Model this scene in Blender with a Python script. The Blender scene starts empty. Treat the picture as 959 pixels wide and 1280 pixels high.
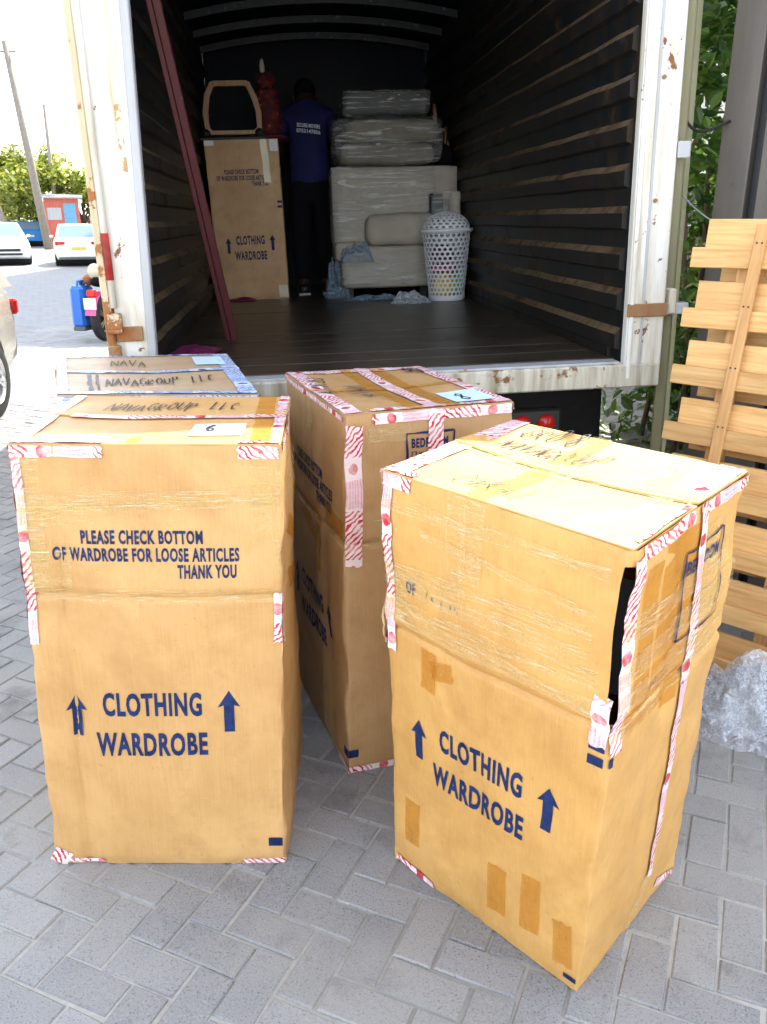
import bpy, bmesh, math, random, zlib
import numpy as np
from mathutils import Vector, Matrix, Euler
from mathutils import noise as mn
random.seed(7)
R = math.radians
scene = bpy.context.scene
COL = scene.collection

# ---------------------------------------------------------------- camera, sky, sun, exposure
cam_d = bpy.data.cameras.new('camera'); cam = bpy.data.objects.new('camera', cam_d); COL.objects.link(cam)
cam_d.sensor_fit = 'VERTICAL'; cam_d.sensor_height = 36.0; cam_d.lens = 29.53
cam_d.clip_start = 0.05; cam_d.clip_end = 2000
cam.location = (0, 0, 1.6); cam.rotation_euler = (R(90 - 19.17), 0, 0)
scene.camera = cam

SUN_AZ = R(29.0)      # from +Y towards +X: ahead and to the right of the camera
SUN_EL = R(51.5)
world = bpy.data.worlds.new('World'); scene.world = world; world.use_nodes = True
wn = world.node_tree.nodes; wl = world.node_tree.links
sky = wn.new('ShaderNodeTexSky'); sky.sky_type = 'NISHITA'; sky.sun_disc = False
sky.sun_elevation = SUN_EL; sky.sun_rotation = SUN_AZ
sky.air_density = 1.0; sky.dust_density = 1.0; sky.ozone_density = 1.0
hs = wn.new('ShaderNodeHueSaturation'); hs.inputs['Saturation'].default_value = 0.40
wl.new(sky.outputs[0], hs.inputs['Color'])
wl.new(hs.outputs[0], wn['Background'].inputs['Color'])
wn['Background'].inputs['Strength'].default_value = 0.15
sun_d = bpy.data.lights.new('sun', 'SUN'); sun = bpy.data.objects.new('sun', sun_d); COL.objects.link(sun)
sun_d.energy = 2.4; sun_d.angle = R(0.55); sun_d.color = (1.0, 0.95, 0.86)
sdir = Vector((math.sin(SUN_AZ) * math.cos(SUN_EL), math.cos(SUN_AZ) * math.cos(SUN_EL), math.sin(SUN_EL)))
sun.rotation_euler = sdir.to_track_quat('Z', 'Y').to_euler()
scene.view_settings.view_transform = 'Standard'; scene.view_settings.look = 'None'
scene.view_settings.gamma = 1.0; scene.view_settings.use_curve_mapping = False
scene.view_settings.exposure = 2.4
scene.cycles.max_bounces = 6; scene.cycles.transparent_max_bounces = 12
scene.cycles.use_adaptive_sampling = True; scene.cycles.adaptive_threshold = 0.03
scene.cycles.use_denoising = True

# ---------------------------------------------------------------- helpers: materials
MATS = {}
class NT:
    """tiny node-tree helper"""
    def __init__(s, name):
        s.m = bpy.data.materials.new(name); s.m.use_nodes = True
        s.n = s.m.node_tree.nodes; s.l = s.m.node_tree.links
        s.b = s.n['Principled BSDF']; s.out = s.n['Material Output']
    def node(s, t, **kw):
        x = s.n.new(t)
        for k, v in kw.items(): setattr(x, k, v)
        return x
    def link(s, a, b): s.l.new(a, b)
    def put(s, sock, val):
        if hasattr(val, 'links') or hasattr(val, 'is_output'): s.l.new(val, sock)
        else: sock.default_value = val
    def math(s, op, a, b=0.0, c=None, clamp=False):
        x = s.node('ShaderNodeMath', operation=op, use_clamp=clamp)
        s.put(x.inputs[0], a); s.put(x.inputs[1], b)
        if c is not None: s.put(x.inputs[2], c)
        return x.outputs[0]
    def coord(s, kind='Object', scale=(1, 1, 1), loc=(0, 0, 0), rot=(0, 0, 0)):
        tc = s.node('ShaderNodeTexCoord'); mp = s.node('ShaderNodeMapping')
        mp.inputs['Scale'].default_value = scale; mp.inputs['Location'].default_value = loc; mp.inputs['Rotation'].default_value = rot
        s.link(tc.outputs[kind], mp.inputs['Vector']); return mp.outputs[0]
    def noise(s, vec, scale, detail=4, rough=0.55, dist=0.0):
        x = s.node('ShaderNodeTexNoise'); s.link(vec, x.inputs['Vector'])
        x.inputs['Scale'].default_value = scale; x.inputs['Detail'].default_value = detail
        x.inputs['Roughness'].default_value = rough; x.inputs['Distortion'].default_value = dist
        return x.outputs['Fac']
    def ramp(s, fac, stops, interp='LINEAR'):
        x = s.node('ShaderNodeValToRGB'); e = x.color_ramp.elements; x.color_ramp.interpolation = interp
        while len(e) < len(stops): e.new(0.5)
        for el, (p, c) in zip(e, stops):
            el.position = p; el.color = (c[0], c[1], c[2], 1) if hasattr(c, '__len__') else (c, c, c, 1)
        s.link(fac, x.inputs['Fac']); return x.outputs['Color']
    def mix(s, fac, a, b, blend='MIX'):
        x = s.node('ShaderNodeMix', data_type='RGBA', blend_type=blend)
        s.put(x.inputs[0], fac)
        for sock, v in ((x.inputs[6], a), (x.inputs[7], b)):
            if hasattr(v, 'is_output'): s.l.new(v, sock)
            else: sock.default_value = (v[0], v[1], v[2], 1)
        return x.outputs[2]
    def bump(s, h, strength=0.3, dist=0.002, normal=None):
        x = s.node('ShaderNodeBump'); x.inputs['Strength'].default_value = strength; x.inputs['Distance'].default_value = dist
        s.link(h, x.inputs['Height'])
        if normal: s.link(normal, x.inputs['Normal'])
        return x.outputs[0]
    def color(s, c): s.put(s.b.inputs['Base Color'], c if hasattr(c, 'is_output') else (c[0], c[1], c[2], 1))
    def set(s, **kw):
        for k, v in kw.items(): s.put(s.b.inputs[k.replace('_', ' ')], v)
    def normal(s, n): s.link(n, s.b.inputs['Normal'])

def plain(name, col, rough=0.6, metal=0.0, var=0.12, scale=6.0, bump=0.0, bscale=60, bd=0.002, spec=0.5, stretch=(1, 1, 1)):
    if name in MATS: return MATS[name]
    t = NT(name); v = t.coord(scale=stretch)
    n = t.noise(v, scale, 5, 0.6)
    c = t.mix(t.ramp(n, [(0.3, 0.0), (0.7, 1.0)]), [x * (1 - var) for x in col], [min(1, x * (1 + var)) for x in col])
    t.color(c); t.set(Roughness=rough, Metallic=metal); t.b.inputs['Specular IOR Level'].default_value = spec
    if bump: t.normal(t.bump(t.noise(v, bscale, 4, 0.6), bump, bd))
    MATS[name] = t.m; return t.m

def ridged(t, vec, scale, detail=3):
    x = t.node('ShaderNodeTexNoise', noise_type='RIDGED_MULTIFRACTAL'); t.link(vec, x.inputs['Vector'])
    x.inputs['Scale'].default_value = scale; x.inputs['Detail'].default_value = detail; x.inputs['Roughness'].default_value = .45; x.inputs['Offset'].default_value = .9; x.inputs['Gain'].default_value = 1.6
    return x.outputs['Fac']

def m_cardboard(name, col, seed=0.0):
    t = NT(name); v = t.coord(loc=(seed, seed * 1.7, seed * .6))
    n1 = t.noise(v, 2.6, 5, 0.6, 0.4); n2 = t.noise(v, 11, 6, 0.65); n3 = t.noise(t.coord(scale=(60, 60, 1.5)), 4, 3, 0.5)
    scratch = t.noise(t.coord(scale=(3, 3, 30), rot=(0.3, 0.5, 0)), 9, 3, 0.5)
    c = t.mix(t.ramp(n1, [(0.32, 0.0), (0.68, 1.0)]), [x * k for x, k in zip(col, (.80, .73, .62))], [x * 1.06 for x in col])
    c = t.mix(t.math('MULTIPLY', t.ramp(n2, [(0.48, 0.0), (0.72, 1.0)]), 0.55), c, [col[0] * .70, col[1] * .60, col[2] * .46])
    c = t.mix(t.math('MULTIPLY', t.ramp(n3, [(0.42, 0.0), (0.6, 1.0)]), 0.11), c, [min(1, x * 1.25) for x in col])
    c = t.mix(t.math('MULTIPLY', t.ramp(scratch, [(0.66, 0.0), (0.74, 1.0)]), 0.3), c, [min(1, x * 1.3) for x in col])
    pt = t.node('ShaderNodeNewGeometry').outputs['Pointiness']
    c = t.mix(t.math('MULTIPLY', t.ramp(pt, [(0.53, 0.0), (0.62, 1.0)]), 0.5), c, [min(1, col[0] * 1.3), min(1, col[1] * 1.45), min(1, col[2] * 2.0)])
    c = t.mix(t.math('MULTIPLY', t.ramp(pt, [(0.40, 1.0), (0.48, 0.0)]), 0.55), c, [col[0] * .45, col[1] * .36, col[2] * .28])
    dk = t.noise(t.coord(loc=(seed * 3, 2, seed)), 1.1, 6, .7, .8)
    c = t.mix(t.math('MULTIPLY', t.ramp(dk, [(0.56, 0.0), (0.66, 1.0)]), 0.30), c, [col[0] * .62, col[1] * .50, col[2] * .36])
    sp = t.noise(v, 75, 3, .6)
    c = t.mix(t.math('MULTIPLY', t.ramp(sp, [(0.66, 0.0), (0.72, 1.0)]), 0.35), c, [col[0] * .5, col[1] * .42, col[2] * .34])
    rg_ = ridged(t, t.coord(loc=(seed, 3, seed)), 3.4); rg2 = ridged(t, t.coord(scale=(1, 1, .25), loc=(seed, 9, seed)), 7.0, 2)
    t.color(c); t.set(Roughness=t.math('ADD', t.math('MULTIPLY', n2, 0.35), 0.34))
    h = t.math('ADD', t.math('MULTIPLY', n3, 0.30), t.math('MULTIPLY', n1, 2.0))
    h = t.math('ADD', h, t.math('ADD', t.math('MULTIPLY', rg_, .22), t.math('MULTIPLY', rg2, .12)))
    t.normal(t.bump(h, 0.5, 0.007)); return t.m

def m_tape(name, dark, light, text):
    t = NT(name)
    uv = t.node('ShaderNodeUVMap'); sx = t.node('ShaderNodeSeparateXYZ'); t.link(uv.outputs[0], sx.inputs[0])
    u, v = sx.outputs[0], sx.outputs[1]          # u metres along, v metres across (0 to 0.05)
    per = 0.30
    wob = t.noise(t.coord(), 26, 3, 0.6)
    u = t.math('ADD', u, t.math('MULTIPLY', wob, 0.03)); v = t.math('ADD', v, t.math('MULTIPLY', t.math('SUBTRACT', wob, 0.5), 0.012))
    q = t.math('MULTIPLY', t.math('FRACT', t.math('DIVIDE', u, per)), per)
    st = t.math('LESS_THAN', t.math('FRACT', t.math('DIVIDE', t.math('ADD', q, t.math('MULTIPLY', v, 1.1)), 0.019)), 0.42)
    st = t.math('MULTIPLY', st, t.math('LESS_THAN', q, 0.15))
    dx = t.math('SUBTRACT', q, 0.185); dy = t.math('SUBTRACT', v, 0.024)
    dd = t.math('SQRT', t.math('ADD', t.math('MULTIPLY', dx, dx), t.math('MULTIPLY', dy, dy)))
    disc = t.math('LESS_THAN', dd, 0.015)
    blk = t.math('MULTIPLY', t.math('GREATER_THAN', q, 0.215), t.math('LESS_THAN', q, 0.292))
    lines = t.math('LESS_THAN', t.math('FRACT', t.math('DIVIDE', v, 0.0085)), 0.45)
    rag = t.noise(t.coord('UV', scale=(1, 1, 1)), 420, 1, 0.5)
    lines = t.math('MULTIPLY', lines, t.math('GREATER_THAN', rag, 0.46))
    lines = t.math('MULTIPLY', lines, blk)
    c = t.mix(t.math('MULTIPLY', blk, 0.35), light, text)
    c = t.mix(st, c, dark); c = t.mix(disc, c, dark); c = t.mix(lines, c, text)
    wear = t.noise(t.coord(), 24, 4, 0.6)
    c = t.mix(t.math('MULTIPLY', t.ramp(wear, [(0.45, 0.0), (0.70, 1.0)]), 0.6), c, light)
    t.color(c); t.set(Roughness=0.22)
    t.normal(t.bump(t.math('ADD', t.noise(t.coord(), 38, 4, 0.6, 0.5), t.math('MULTIPLY', ridged(t, t.coord(), 30, 2), .25)), 0.75, 0.005)); return t.m

def m_clear(name, tint, cover=0.25, rough=0.16, scale=14, stretch=(1, 1, 1), streak=0.5, through=None):
    """clear film: lets what lies behind show, with a milky part, creases and painted-in glint streaks"""
    t = NT(name); v = t.coord(scale=stretch)
    n = t.noise(v, scale, 6, 0.62, 0.8); n2 = t.noise(v, scale * 3.1, 4, 0.6, 1.2)
    t.color(tint); t.set(Roughness=rough); t.b.inputs['Specular IOR Level'].default_value = 0.7
    tr = t.node('ShaderNodeBsdfTransparent'); mx = t.node('ShaderNodeMixShader')
    tr.inputs[0].default_value = (1, min(1, tint[1] * .15 + .86), min(1, tint[2] * .2 + .79), 1) if tint[0] > tint[2] * 1.2 else (.97, .97, .97, 1)
    if through: tr.inputs[0].default_value = (*through, 1)
    f = t.math('ADD', t.math('MULTIPLY', t.ramp(n2, [(0.5, 0.0), (0.72, 1.0)]), streak), cover, clamp=True)
    t.link(f, mx.inputs[0]); t.link(tr.outputs[0], mx.inputs[1]); t.link(t.b.outputs[0], mx.inputs[2]); t.link(mx.outputs[0], t.out.inputs[0])
    t.normal(t.bump(t.math('ADD', n, t.math('MULTIPLY', n2, .4)), 0.9, 0.02)); return t.m

def m_painted(name, col, rust=(0.20, 0.075, 0.025), amount=0.5, rough=0.42, dirt=(0.42, 0.33, 0.2), dirt_amt=0.35, scale=5.0, spec=.5, soft=.03):
    t = NT(name); v = t.coord()
    n1 = t.noise(v, scale, 7, 0.68, 0.3); n2 = t.noise(t.coord(scale=(9, 9, .9)), 2.2, 5, 0.6); n3 = t.noise(v, 34, 4, 0.6)
    c = t.mix(t.math('MULTIPLY', t.ramp(n2, [(0.42, 0.0), (0.7, 1.0)]), dirt_amt), col, dirt)
    rr = t.math('ADD', n1, t.math('MULTIPLY', t.math('SUBTRACT', n3, 0.5), 0.35))
    a = 0.76 - 0.22 * amount
    rf = t.ramp(rr, [(a, 0.0), (a + soft, 1.0)])
    rc = t.mix(n3, rust, [rust[0] * 2.0, rust[1] * 2.1, rust[2] * 1.8])
    t.b.inputs['Specular IOR Level'].default_value = spec; t.color(t.mix(rf, c, rc)); t.set(Roughness=t.math('ADD', t.math('MULTIPLY', rf, 0.4), rough))
    t.normal(t.bump(t.math('ADD', t.math('MULTIPLY', rf, -.5), t.math('MULTIPLY', n3, .4)), 0.35, 0.003)); return t.m

def m_wood(name, col, dark, axis=0, rough=0.55, scale=1.0):
    t = NT(name); sc = [14 * scale] * 3; sc[axis] = 0.9 * scale
    oi = t.node('ShaderNodeObjectInfo')
    tc = t.node('ShaderNodeTexCoord'); ad = t.node('ShaderNodeVectorMath', operation='ADD')
    cm = t.node('ShaderNodeCombineXYZ')
    for i in range(3): t.link(t.math('MULTIPLY', oi.outputs['Random'], 17.0 + i * 7), cm.inputs[i])
    t.link(tc.outputs['Object'], ad.inputs[0]); t.link(cm.outputs[0], ad.inputs[1])
    mp = t.node('ShaderNodeMapping'); mp.inputs['Scale'].default_value = sc; t.link(ad.outputs[0], mp.inputs['Vector'])
    n = t.noise(mp.outputs[0], 2.4, 5, 0.6, 1.6); n2 = t.noise(ad.outputs[0], 3.0, 4, 0.6)
    c = t.mix(t.ramp(n, [(0.36, 0.0), (0.66, 1.0)]), col, dark)
    kn = t.node('ShaderNodeTexVoronoi'); kn.inputs['Scale'].default_value = 3.3 * scale; t.link(ad.outputs[0], kn.inputs['Vector'])
    c = t.mix(t.math('MULTIPLY', t.ramp(kn.outputs['Distance'], [(0.05, 1.0), (0.11, 0.0)]), 0.75), c, [x * .45 for x in dark])
    c = t.mix(t.math('MULTIPLY', t.ramp(n2, [(0.5, 0.0), (0.75, 1.0)]), 0.55), c, dark)
    vr = t.math('ADD', t.math('MULTIPLY', oi.outputs['Random'], 0.34), 0.82)
    mul = t.node('ShaderNodeVectorMath', operation='SCALE'); t.link(c, mul.inputs[0]); t.link(vr, mul.inputs['Scale'])
    t.link(mul.outputs[0], t.b.inputs['Base Color']); t.set(Roughness=rough)
    t.normal(t.bump(n, 0.25, 0.003)); return t.m

def m_leaf(name, c1, c2, c3):
    t = NT(name); gi = t.node('ShaderNodeNewGeometry')
    t.link(t.ramp(gi.outputs['Random Per Island'], [(0.0, c1), (0.55, c2), (1.0, c3)]), t.b.inputs['Base Color'])
    t.set(Roughness=0.45)
    tl = t.node('ShaderNodeBsdfTranslucent'); t.link(t.ramp(gi.outputs['Random Per Island'], [(0.0, [x * 1.3 for x in c1]), (1.0, [min(1, x * 1.5) for x in c3])]), tl.inputs[0])
    mx = t.node('ShaderNodeMixShader'); mx.inputs[0].default_value = 0.35
    t.link(t.b.outputs[0], mx.inputs[1]); t.link(tl.outputs[0], mx.inputs[2]); t.link(mx.outputs[0], t.out.inputs[0]); return t.m

def m_paver(name, per_object):
    t = NT(name)
    if per_object: r = t.node('ShaderNodeObjectInfo').outputs['Random']
    else: r = t.node('ShaderNodeNewGeometry').outputs['Random Per Island']
    geo = t.node('ShaderNodeNewGeometry')
    def wnoise(scale, d=4, rr=.6, wm=None):
        x = t.node('ShaderNodeTexNoise'); t.link(geo.outputs['Position'], x.inputs['Vector'])
        x.inputs['Scale'].default_value = scale; x.inputs['Detail'].default_value = d; x.inputs['Roughness'].default_value = rr
        return x.outputs['Fac']
    sp = wnoise(210, 3, .7); big = wnoise(1.3, 5, .6); mid = wnoise(38, 4, .65)
    base = t.ramp(r, [(0.0, (.205, .210, .216)), (0.5, (.235, .240, .246)), (1.0, (.272, .276, .280))])
    c = t.mix(t.ramp(sp, [(0.56, 0.0), (0.66, 1.0)]), base, (.075, .077, .082))
    c = t.mix(t.math('MULTIPLY', t.ramp(sp, [(0.34, 1.0), (0.42, 0.0)]), .6), c, (.36, .36, .35))
    c = t.mix(t.math('MULTIPLY', t.ramp(big, [(0.4, 0.0), (0.66, 1.0)]), .65), c, (.34, .325, .29))
    st = wnoise(3.3, 6, .68); c = t.mix(t.math('MULTIPLY', t.ramp(st, [(0.55, 0.0), (0.68, 1.0)]), .55), c, (.10, .097, .09))
    c = t.mix(t.math('MULTIPLY', t.ramp(mid, [(0.58, 0.0), (0.75, 1.0)]), .35), c, (.27, .265, .24))
    t.color(c); t.set(Roughness=0.72)
    t.normal(t.bump(t.math('ADD', sp, t.math('MULTIPLY', mid, 1.4)), 0.45, 0.003)); return t.m

# ---------------------------------------------------------------- helpers: meshes
class MB:
    def __init__(s): s.v = []; s.f = []; s.uv = []; s.mi = []
    def add(s, vs, fs, uvs=None, mi=0):
        o = len(s.v); s.v += [tuple(x) for x in vs]
        for k, f in enumerate(fs):
            s.f.append([i + o for i in f]); s.uv.append(uvs[k] if uvs else None); s.mi.append(mi)
        return s
    def box(s, c, size, rot=None, M=None, bev=0.0, mi=0):
        bm = bmesh.new(); bmesh.ops.create_cube(bm, size=1.0)
        for v in bm.verts: v.co = Vector((v.co.x * size[0], v.co.y * size[1], v.co.z * size[2]))
        if bev: bmesh.ops.bevel(bm, geom=bm.edges[:], offset=bev, segments=1, affect='EDGES')
        X = Matrix.Translation(c)
        if rot is not None: X = X @ (Euler(rot).to_matrix().to_4x4())
        if M is not None: X = M @ X
        bm.verts.index_update()
        s.add([X @ v.co for v in bm.verts], [[v.index for v in f.verts] for f in bm.faces], mi=mi); bm.free(); return s
    def beam(s, a, b, w, h, up=(0, 0, 1), bev=0.0, mi=0):
        a = Vector(a); b = Vector(b); d = b - a; L = d.length; y = d.normalized(); u = Vector(up)
        x = y.cross(u)
        if x.length < 1e-4: x = y.cross(Vector((1, 0, 0)))
        x.normalize(); z = x.cross(y)
        M = Matrix((x, y, z)).transposed().to_4x4(); M.translation = (a + b) / 2
        return s.box((0, 0, 0), (w, L, h), M=M, bev=bev, mi=mi)
    def tube(s, pts, r, n=8, cap=True, mi=0):
        pts = [Vector(p) for p in pts]; rs = r if hasattr(r, '__len__') else [r] * len(pts)
        vs = []; prev = None
        for i, p in enumerate(pts):
            d = (pts[min(i + 1, len(pts) - 1)] - pts[max(i - 1, 0)]).normalized()
            if prev is None:
                x = d.cross(Vector((0, 0, 1)))
                if x.length < 1e-3: x = d.cross(Vector((1, 0, 0)))
            else: x = prev - d * prev.dot(d)
            x.normalize(); prev = x; y = d.cross(x)
            for k in range(n):
                a = 2 * math.pi * k / n; vs.append(p + (x * math.cos(a) + y * math.sin(a)) * rs[i])
        fs = [[i * n + k, i * n + (k + 1) % n, (i + 1) * n + (k + 1) % n, (i + 1) * n + k] for i in range(len(pts) - 1) for k in range(n)]
        if cap: fs += [list(range(n))[::-1], [(len(pts) - 1) * n + k for k in range(n)]]
        return s.add(vs, fs, mi=mi)
    def lathe(s, prof, n=24, M=None, mi=0):
        """profile of (radius, z) turned about z"""
        vs = []; M = M or Matrix()
        for r, z in prof:
            for k in range(n):
                a = 2 * math.pi * k / n; vs.append(M @ Vector((r * math.cos(a), r * math.sin(a), z)))
        fs = [[i * n + k, i * n + (k + 1) % n, (i + 1) * n + (k + 1) % n, (i + 1) * n + k] for i in range(len(prof) - 1) for k in range(n)]
        return s.add(vs, fs, mi=mi)
    def prism(s, poly, depth, M=None, mi=0):
        """polygon in x,z extruded along y, centred"""
        n = len(poly); M = M or Matrix()
        vs = [M @ Vector((x, -depth / 2, z)) for x, z in poly] + [M @ Vector((x, depth / 2, z)) for x, z in poly]
        fs = [list(range(n)), list(range(n, 2 * n))[::-1]] + [[k, k + n, (k + 1) % n + n, (k + 1) % n] for k in range(n)]
        return s.add(vs, fs, mi=mi)
    def grid(s, fn, nu, nv, uvfn=None, mi=0):
        vs = [fn(i / nu, j / nv) for j in range(nv + 1) for i in range(nu + 1)]
        fs = []; uvs = []
        for j in range(nv):
            for i in range(nu):
                fs.append([j * (nu + 1) + i, j * (nu + 1) + i + 1, (j + 1) * (nu + 1) + i + 1, (j + 1) * (nu + 1) + i])
                if uvfn: uvs.append([uvfn(a / nu, b / nv) for a, b in ((i, j), (i + 1, j), (i + 1, j + 1), (i, j + 1))])
        return s.add(vs, fs, uvs if uvfn else None, mi)
    def mesh(s, name, mats, smooth=False, recalc=False):
        me = bpy.data.meshes.new(name); me.from_pydata(s.v, [], s.f)
        for m in (mats if isinstance(mats, (list, tuple)) else [mats]): me.materials.append(m)
        if any(s.mi): me.polygons.foreach_set('material_index', s.mi)
        if any(u is not None for u in s.uv):
            ul = me.uv_layers.new(name='UVMap'); k = 0
            for p, u in zip(me.polygons, s.uv):
                for li, q in zip(p.loop_indices, u if u else [(0, 0)] * p.loop_total): ul.data[li].uv = q
        if recalc:
            bm = bmesh.new(); bm.from_mesh(me); bmesh.ops.recalc_face_normals(bm, faces=bm.faces); bm.to_mesh(me); bm.free()
        if smooth is True: me.polygons.foreach_set('use_smooth', [True] * len(me.polygons))
        elif smooth: me.polygons.foreach_set('use_smooth', [True] * len(me.polygons)); me.set_sharp_from_angle(angle=R(smooth))
        me.update(); return me
    def build(s, name, mats, parent=None, smooth=False, recalc=False, world=False):
        """world=True: vertices are in world space, turned into the root's own space"""
        if world and parent is not None:
            Mi = root_of(parent)['_M'].inverted(); s.v = [tuple(Mi @ Vector(p)) for p in s.v]
        o = bpy.data.objects.new(name, s.mesh(name, mats, smooth, recalc)); COL.objects.link(o)
        if parent is not None: o.parent = parent if not isinstance(parent, Thing) else parent.o
        return o

REG = {}
class Thing:
    pass
def root_of(o):
    while o.parent is not None: o = o.parent
    return {'_M': REG[o.name]}
def thing(name, label, cat, M=None, group=None):
    o = bpy.data.objects.new(name, None); COL.objects.link(o); o.empty_display_size = 0.1
    M = M if isinstance(M, Matrix) else Matrix.Translation(M or (0, 0, 0))
    o.matrix_world = M; REG[o.name] = M
    o['label'] = label; o['category'] = cat
    if group: o['group'] = group
    return o
def tag(o, label, cat, group=None):
    o['label'] = label; o['category'] = cat
    if group: o['group'] = group
    return o
def struct(o): o['kind'] = 'structure'; return o
def copy_tree(o, parent=None):
    c = o.copy(); COL.objects.link(c); c.parent = parent
    for ch in list(o.children): copy_tree(ch, c)
    return c

# ---------------------------------------------------------------- lettering outlines (made before the scene grows)
def _text_outline(body, bold=0.0, spacing=1.0):
    cu = bpy.data.curves.new('lettering', 'FONT'); cu.body = body; cu.size = 1; cu.offset = bold; cu.space_character = spacing
    cu.resolution_u = 3; cu.fill_mode = 'FRONT'
    ob = bpy.data.objects.new('lettering', cu); COL.objects.link(ob)
    dg = bpy.context.evaluated_depsgraph_get(); me = ob.evaluated_get(dg).to_mesh()
    vs = [(v.co.x, v.co.y) for v in me.vertices]; fs = [list(p.vertices) for p in me.polygons]
    bpy.data.objects.remove(ob); bpy.data.curves.remove(cu)
    xs = [p[0] for p in vs]; ys = [p[1] for p in vs]; x0, x1, y0, y1 = min(xs), max(xs), min(ys), max(ys)
    return [((x - x0) / (x1 - x0), (y - y0) / (y1 - y0)) for x, y in vs], fs
TEXTS = {}
for body in ('CLOTHING', 'WARDROBE', 'PLEASE CHECK BOTTOM', 'OF WARDROBE FOR LOOSE ARTICLES', 'THANK YOU', 'BEDROOM', 'MASTER', 'SECURE-MOVERS', '0752147856', 'OF'):
    TEXTS[body] = _text_outline(body, 0.036 if body not in ('MASTER',) else 0.012, 1.14)
ARROW = ([(.5, 1), (0, .62), (.27, .66), (.27, 0), (.73, 0), (.73, .66), (1, .62)], [[0, 1, 2, 5, 6], [2, 3, 4, 5]])
STROKES = {'N': [[(0, 0), (.05, 1), (.6, 0), (.65, 1)]], 'A': [[(0, 0), (.35, 1), (.7, 0)], [(.12, .35), (.6, .38)]], 'V': [[(0, 1), (.3, 0), (.65, 1)]],
           'G': [[(.6, .85), (.35, 1), (.05, .7), (.05, .25), (.35, 0), (.62, .2), (.62, .45), (.35, .45)]], 'R': [[(0, 0), (.05, 1), (.5, .95), (.55, .65), (.05, .5), (.6, 0)]],
           'O': [[(.3, 1), (.02, .6), (.1, .1), (.4, 0), (.62, .4), (.5, .9), (.3, 1)]], 'U': [[(0, 1), (.03, .2), (.3, 0), (.55, .2), (.6, 1)]],
           'P': [[(0, -.2), (.05, 1), (.5, .95), (.52, .6), (.05, .5)]], 'L': [[(.02, 1), (0, 0), (.45, .05)]], 'C': [[(.55, .85), (.3, 1), (.02, .6), (.1, .1), (.5, .05)]],
           'K': [[(0, 0), (.05, 1)], [(.55, .95), (.06, .45), (.6, 0)]], 'W': [[(0, 1), (.2, 0), (.4, .7), (.6, 0), (.8, 1)]], 'I': [[(.2, 0), (.22, 1)]],
           '8': [[(.3, .55), (.08, .8), (.3, 1), (.5, .8), (.3, .55), (.05, .25), (.3, 0), (.55, .25), (.3, .55)]], '6': [[(.5, .95), (.15, .7), (.02, .3), (.25, 0), (.5, .2), (.4, .45), (.08, .35)]],
           'H': [[(0, 0), (.03, 1)], [(.02, .5), (.55, .5)], [(.55, 0), (.58, 1)]], ' ': []}

# ---------------------------------------------------------------- materials
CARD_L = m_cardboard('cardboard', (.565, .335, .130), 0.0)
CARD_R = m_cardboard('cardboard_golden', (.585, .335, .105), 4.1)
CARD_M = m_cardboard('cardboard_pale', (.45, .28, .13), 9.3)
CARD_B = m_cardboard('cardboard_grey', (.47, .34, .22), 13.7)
INK = plain('blue_print_ink', (.007, .020, .088), .55, var=.5, scale=40, spec=.25)
PEN = plain('marker_ink', (.02, .02, .028), .5)
TAPE_RED = m_tape('red_printed_tape', (.52, .03, .05), (.78, .66, .66), (.66, .24, .32))
TAPE_BLUE = m_tape('blue_printed_tape', (.03, .13, .48), (.60, .66, .78), (.06, .20, .55))
TAPE_TAN = m_clear('tan_packing_tape', (.55, .30, .07), .16, .13, 9, (1, 1, 1), .18, (.96, .84, .60))
TAPE_CLEAR = m_clear('clear_packing_tape', (1.0, .86, .55), .10, .13, 4, (1.0, 1.0, 18), .55)  # bright yellowish streaks paint in the shine on the wrinkles
FILM = m_clear('stretch_film', (.80, .80, .77), .11, .10, 2.3, (.45, .45, 5), .62)  # white streaks paint in the glints of the wrap
FILM_WHITE = m_clear('crumpled_film', (.78, .83, .90), .22, .13, 16, (1, 1, 1), .5)
PAPER = plain('white_label_paper', (.80, .81, .84), .5, var=.05)
PAPER_BLUE = plain('pale_blue_paper', (.50, .66, .78), .5, var=.06)
PAPER_KRAFT = plain('torn_paper', (.62, .45, .26), .7)
WHITE_PAINT = m_painted('white_truck_paint', (.74, .73, .68), rust=(.13, .055, .022), amount=.50, dirt=(.40, .31, .15), dirt_amt=.8, scale=8)
SILL_PAINT = m_painted('grimy_sill_paint', (.56, .53, .43), rust=(.12, .055, .024), amount=.72, dirt=(.20, .155, .085), dirt_amt=.9, scale=14, soft=.06)
CREAM_PAINT = m_painted('cream_truck_paint', (.55, .47, .31), amount=.95, dirt=(.4, .3, .16), dirt_amt=.5)
OLIVE_PAINT = m_painted('olive_door_paint', (.22, .215, .115), amount=.25, dirt=(.2, .17, .09), dirt_amt=.7)
GREY_STEEL = m_painted('worn_grey_steel', (.42, .43, .45), amount=.3, dirt=(.25, .24, .22), dirt_amt=.5, rough=.4)
RUST = m_painted('rusty_steel', (.26, .12, .045), amount=.9, rough=.75)
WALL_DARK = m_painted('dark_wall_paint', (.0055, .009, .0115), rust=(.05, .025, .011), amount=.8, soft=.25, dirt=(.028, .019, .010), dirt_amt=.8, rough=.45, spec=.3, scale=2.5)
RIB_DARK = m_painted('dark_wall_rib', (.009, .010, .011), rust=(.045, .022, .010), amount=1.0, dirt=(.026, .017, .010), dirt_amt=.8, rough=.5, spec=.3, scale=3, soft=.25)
RIB_LIT_DUST = m_painted('lit_dusty_rib_ledge', (.13, .088, .050), rust=(.03, .017, .009), soft=.15, amount=1.15, dirt=(.045, .033, .022), dirt_amt=.8, rough=.85, spec=.1)  # brown dust, made paler to paint in the lit upper face of each rib
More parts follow.
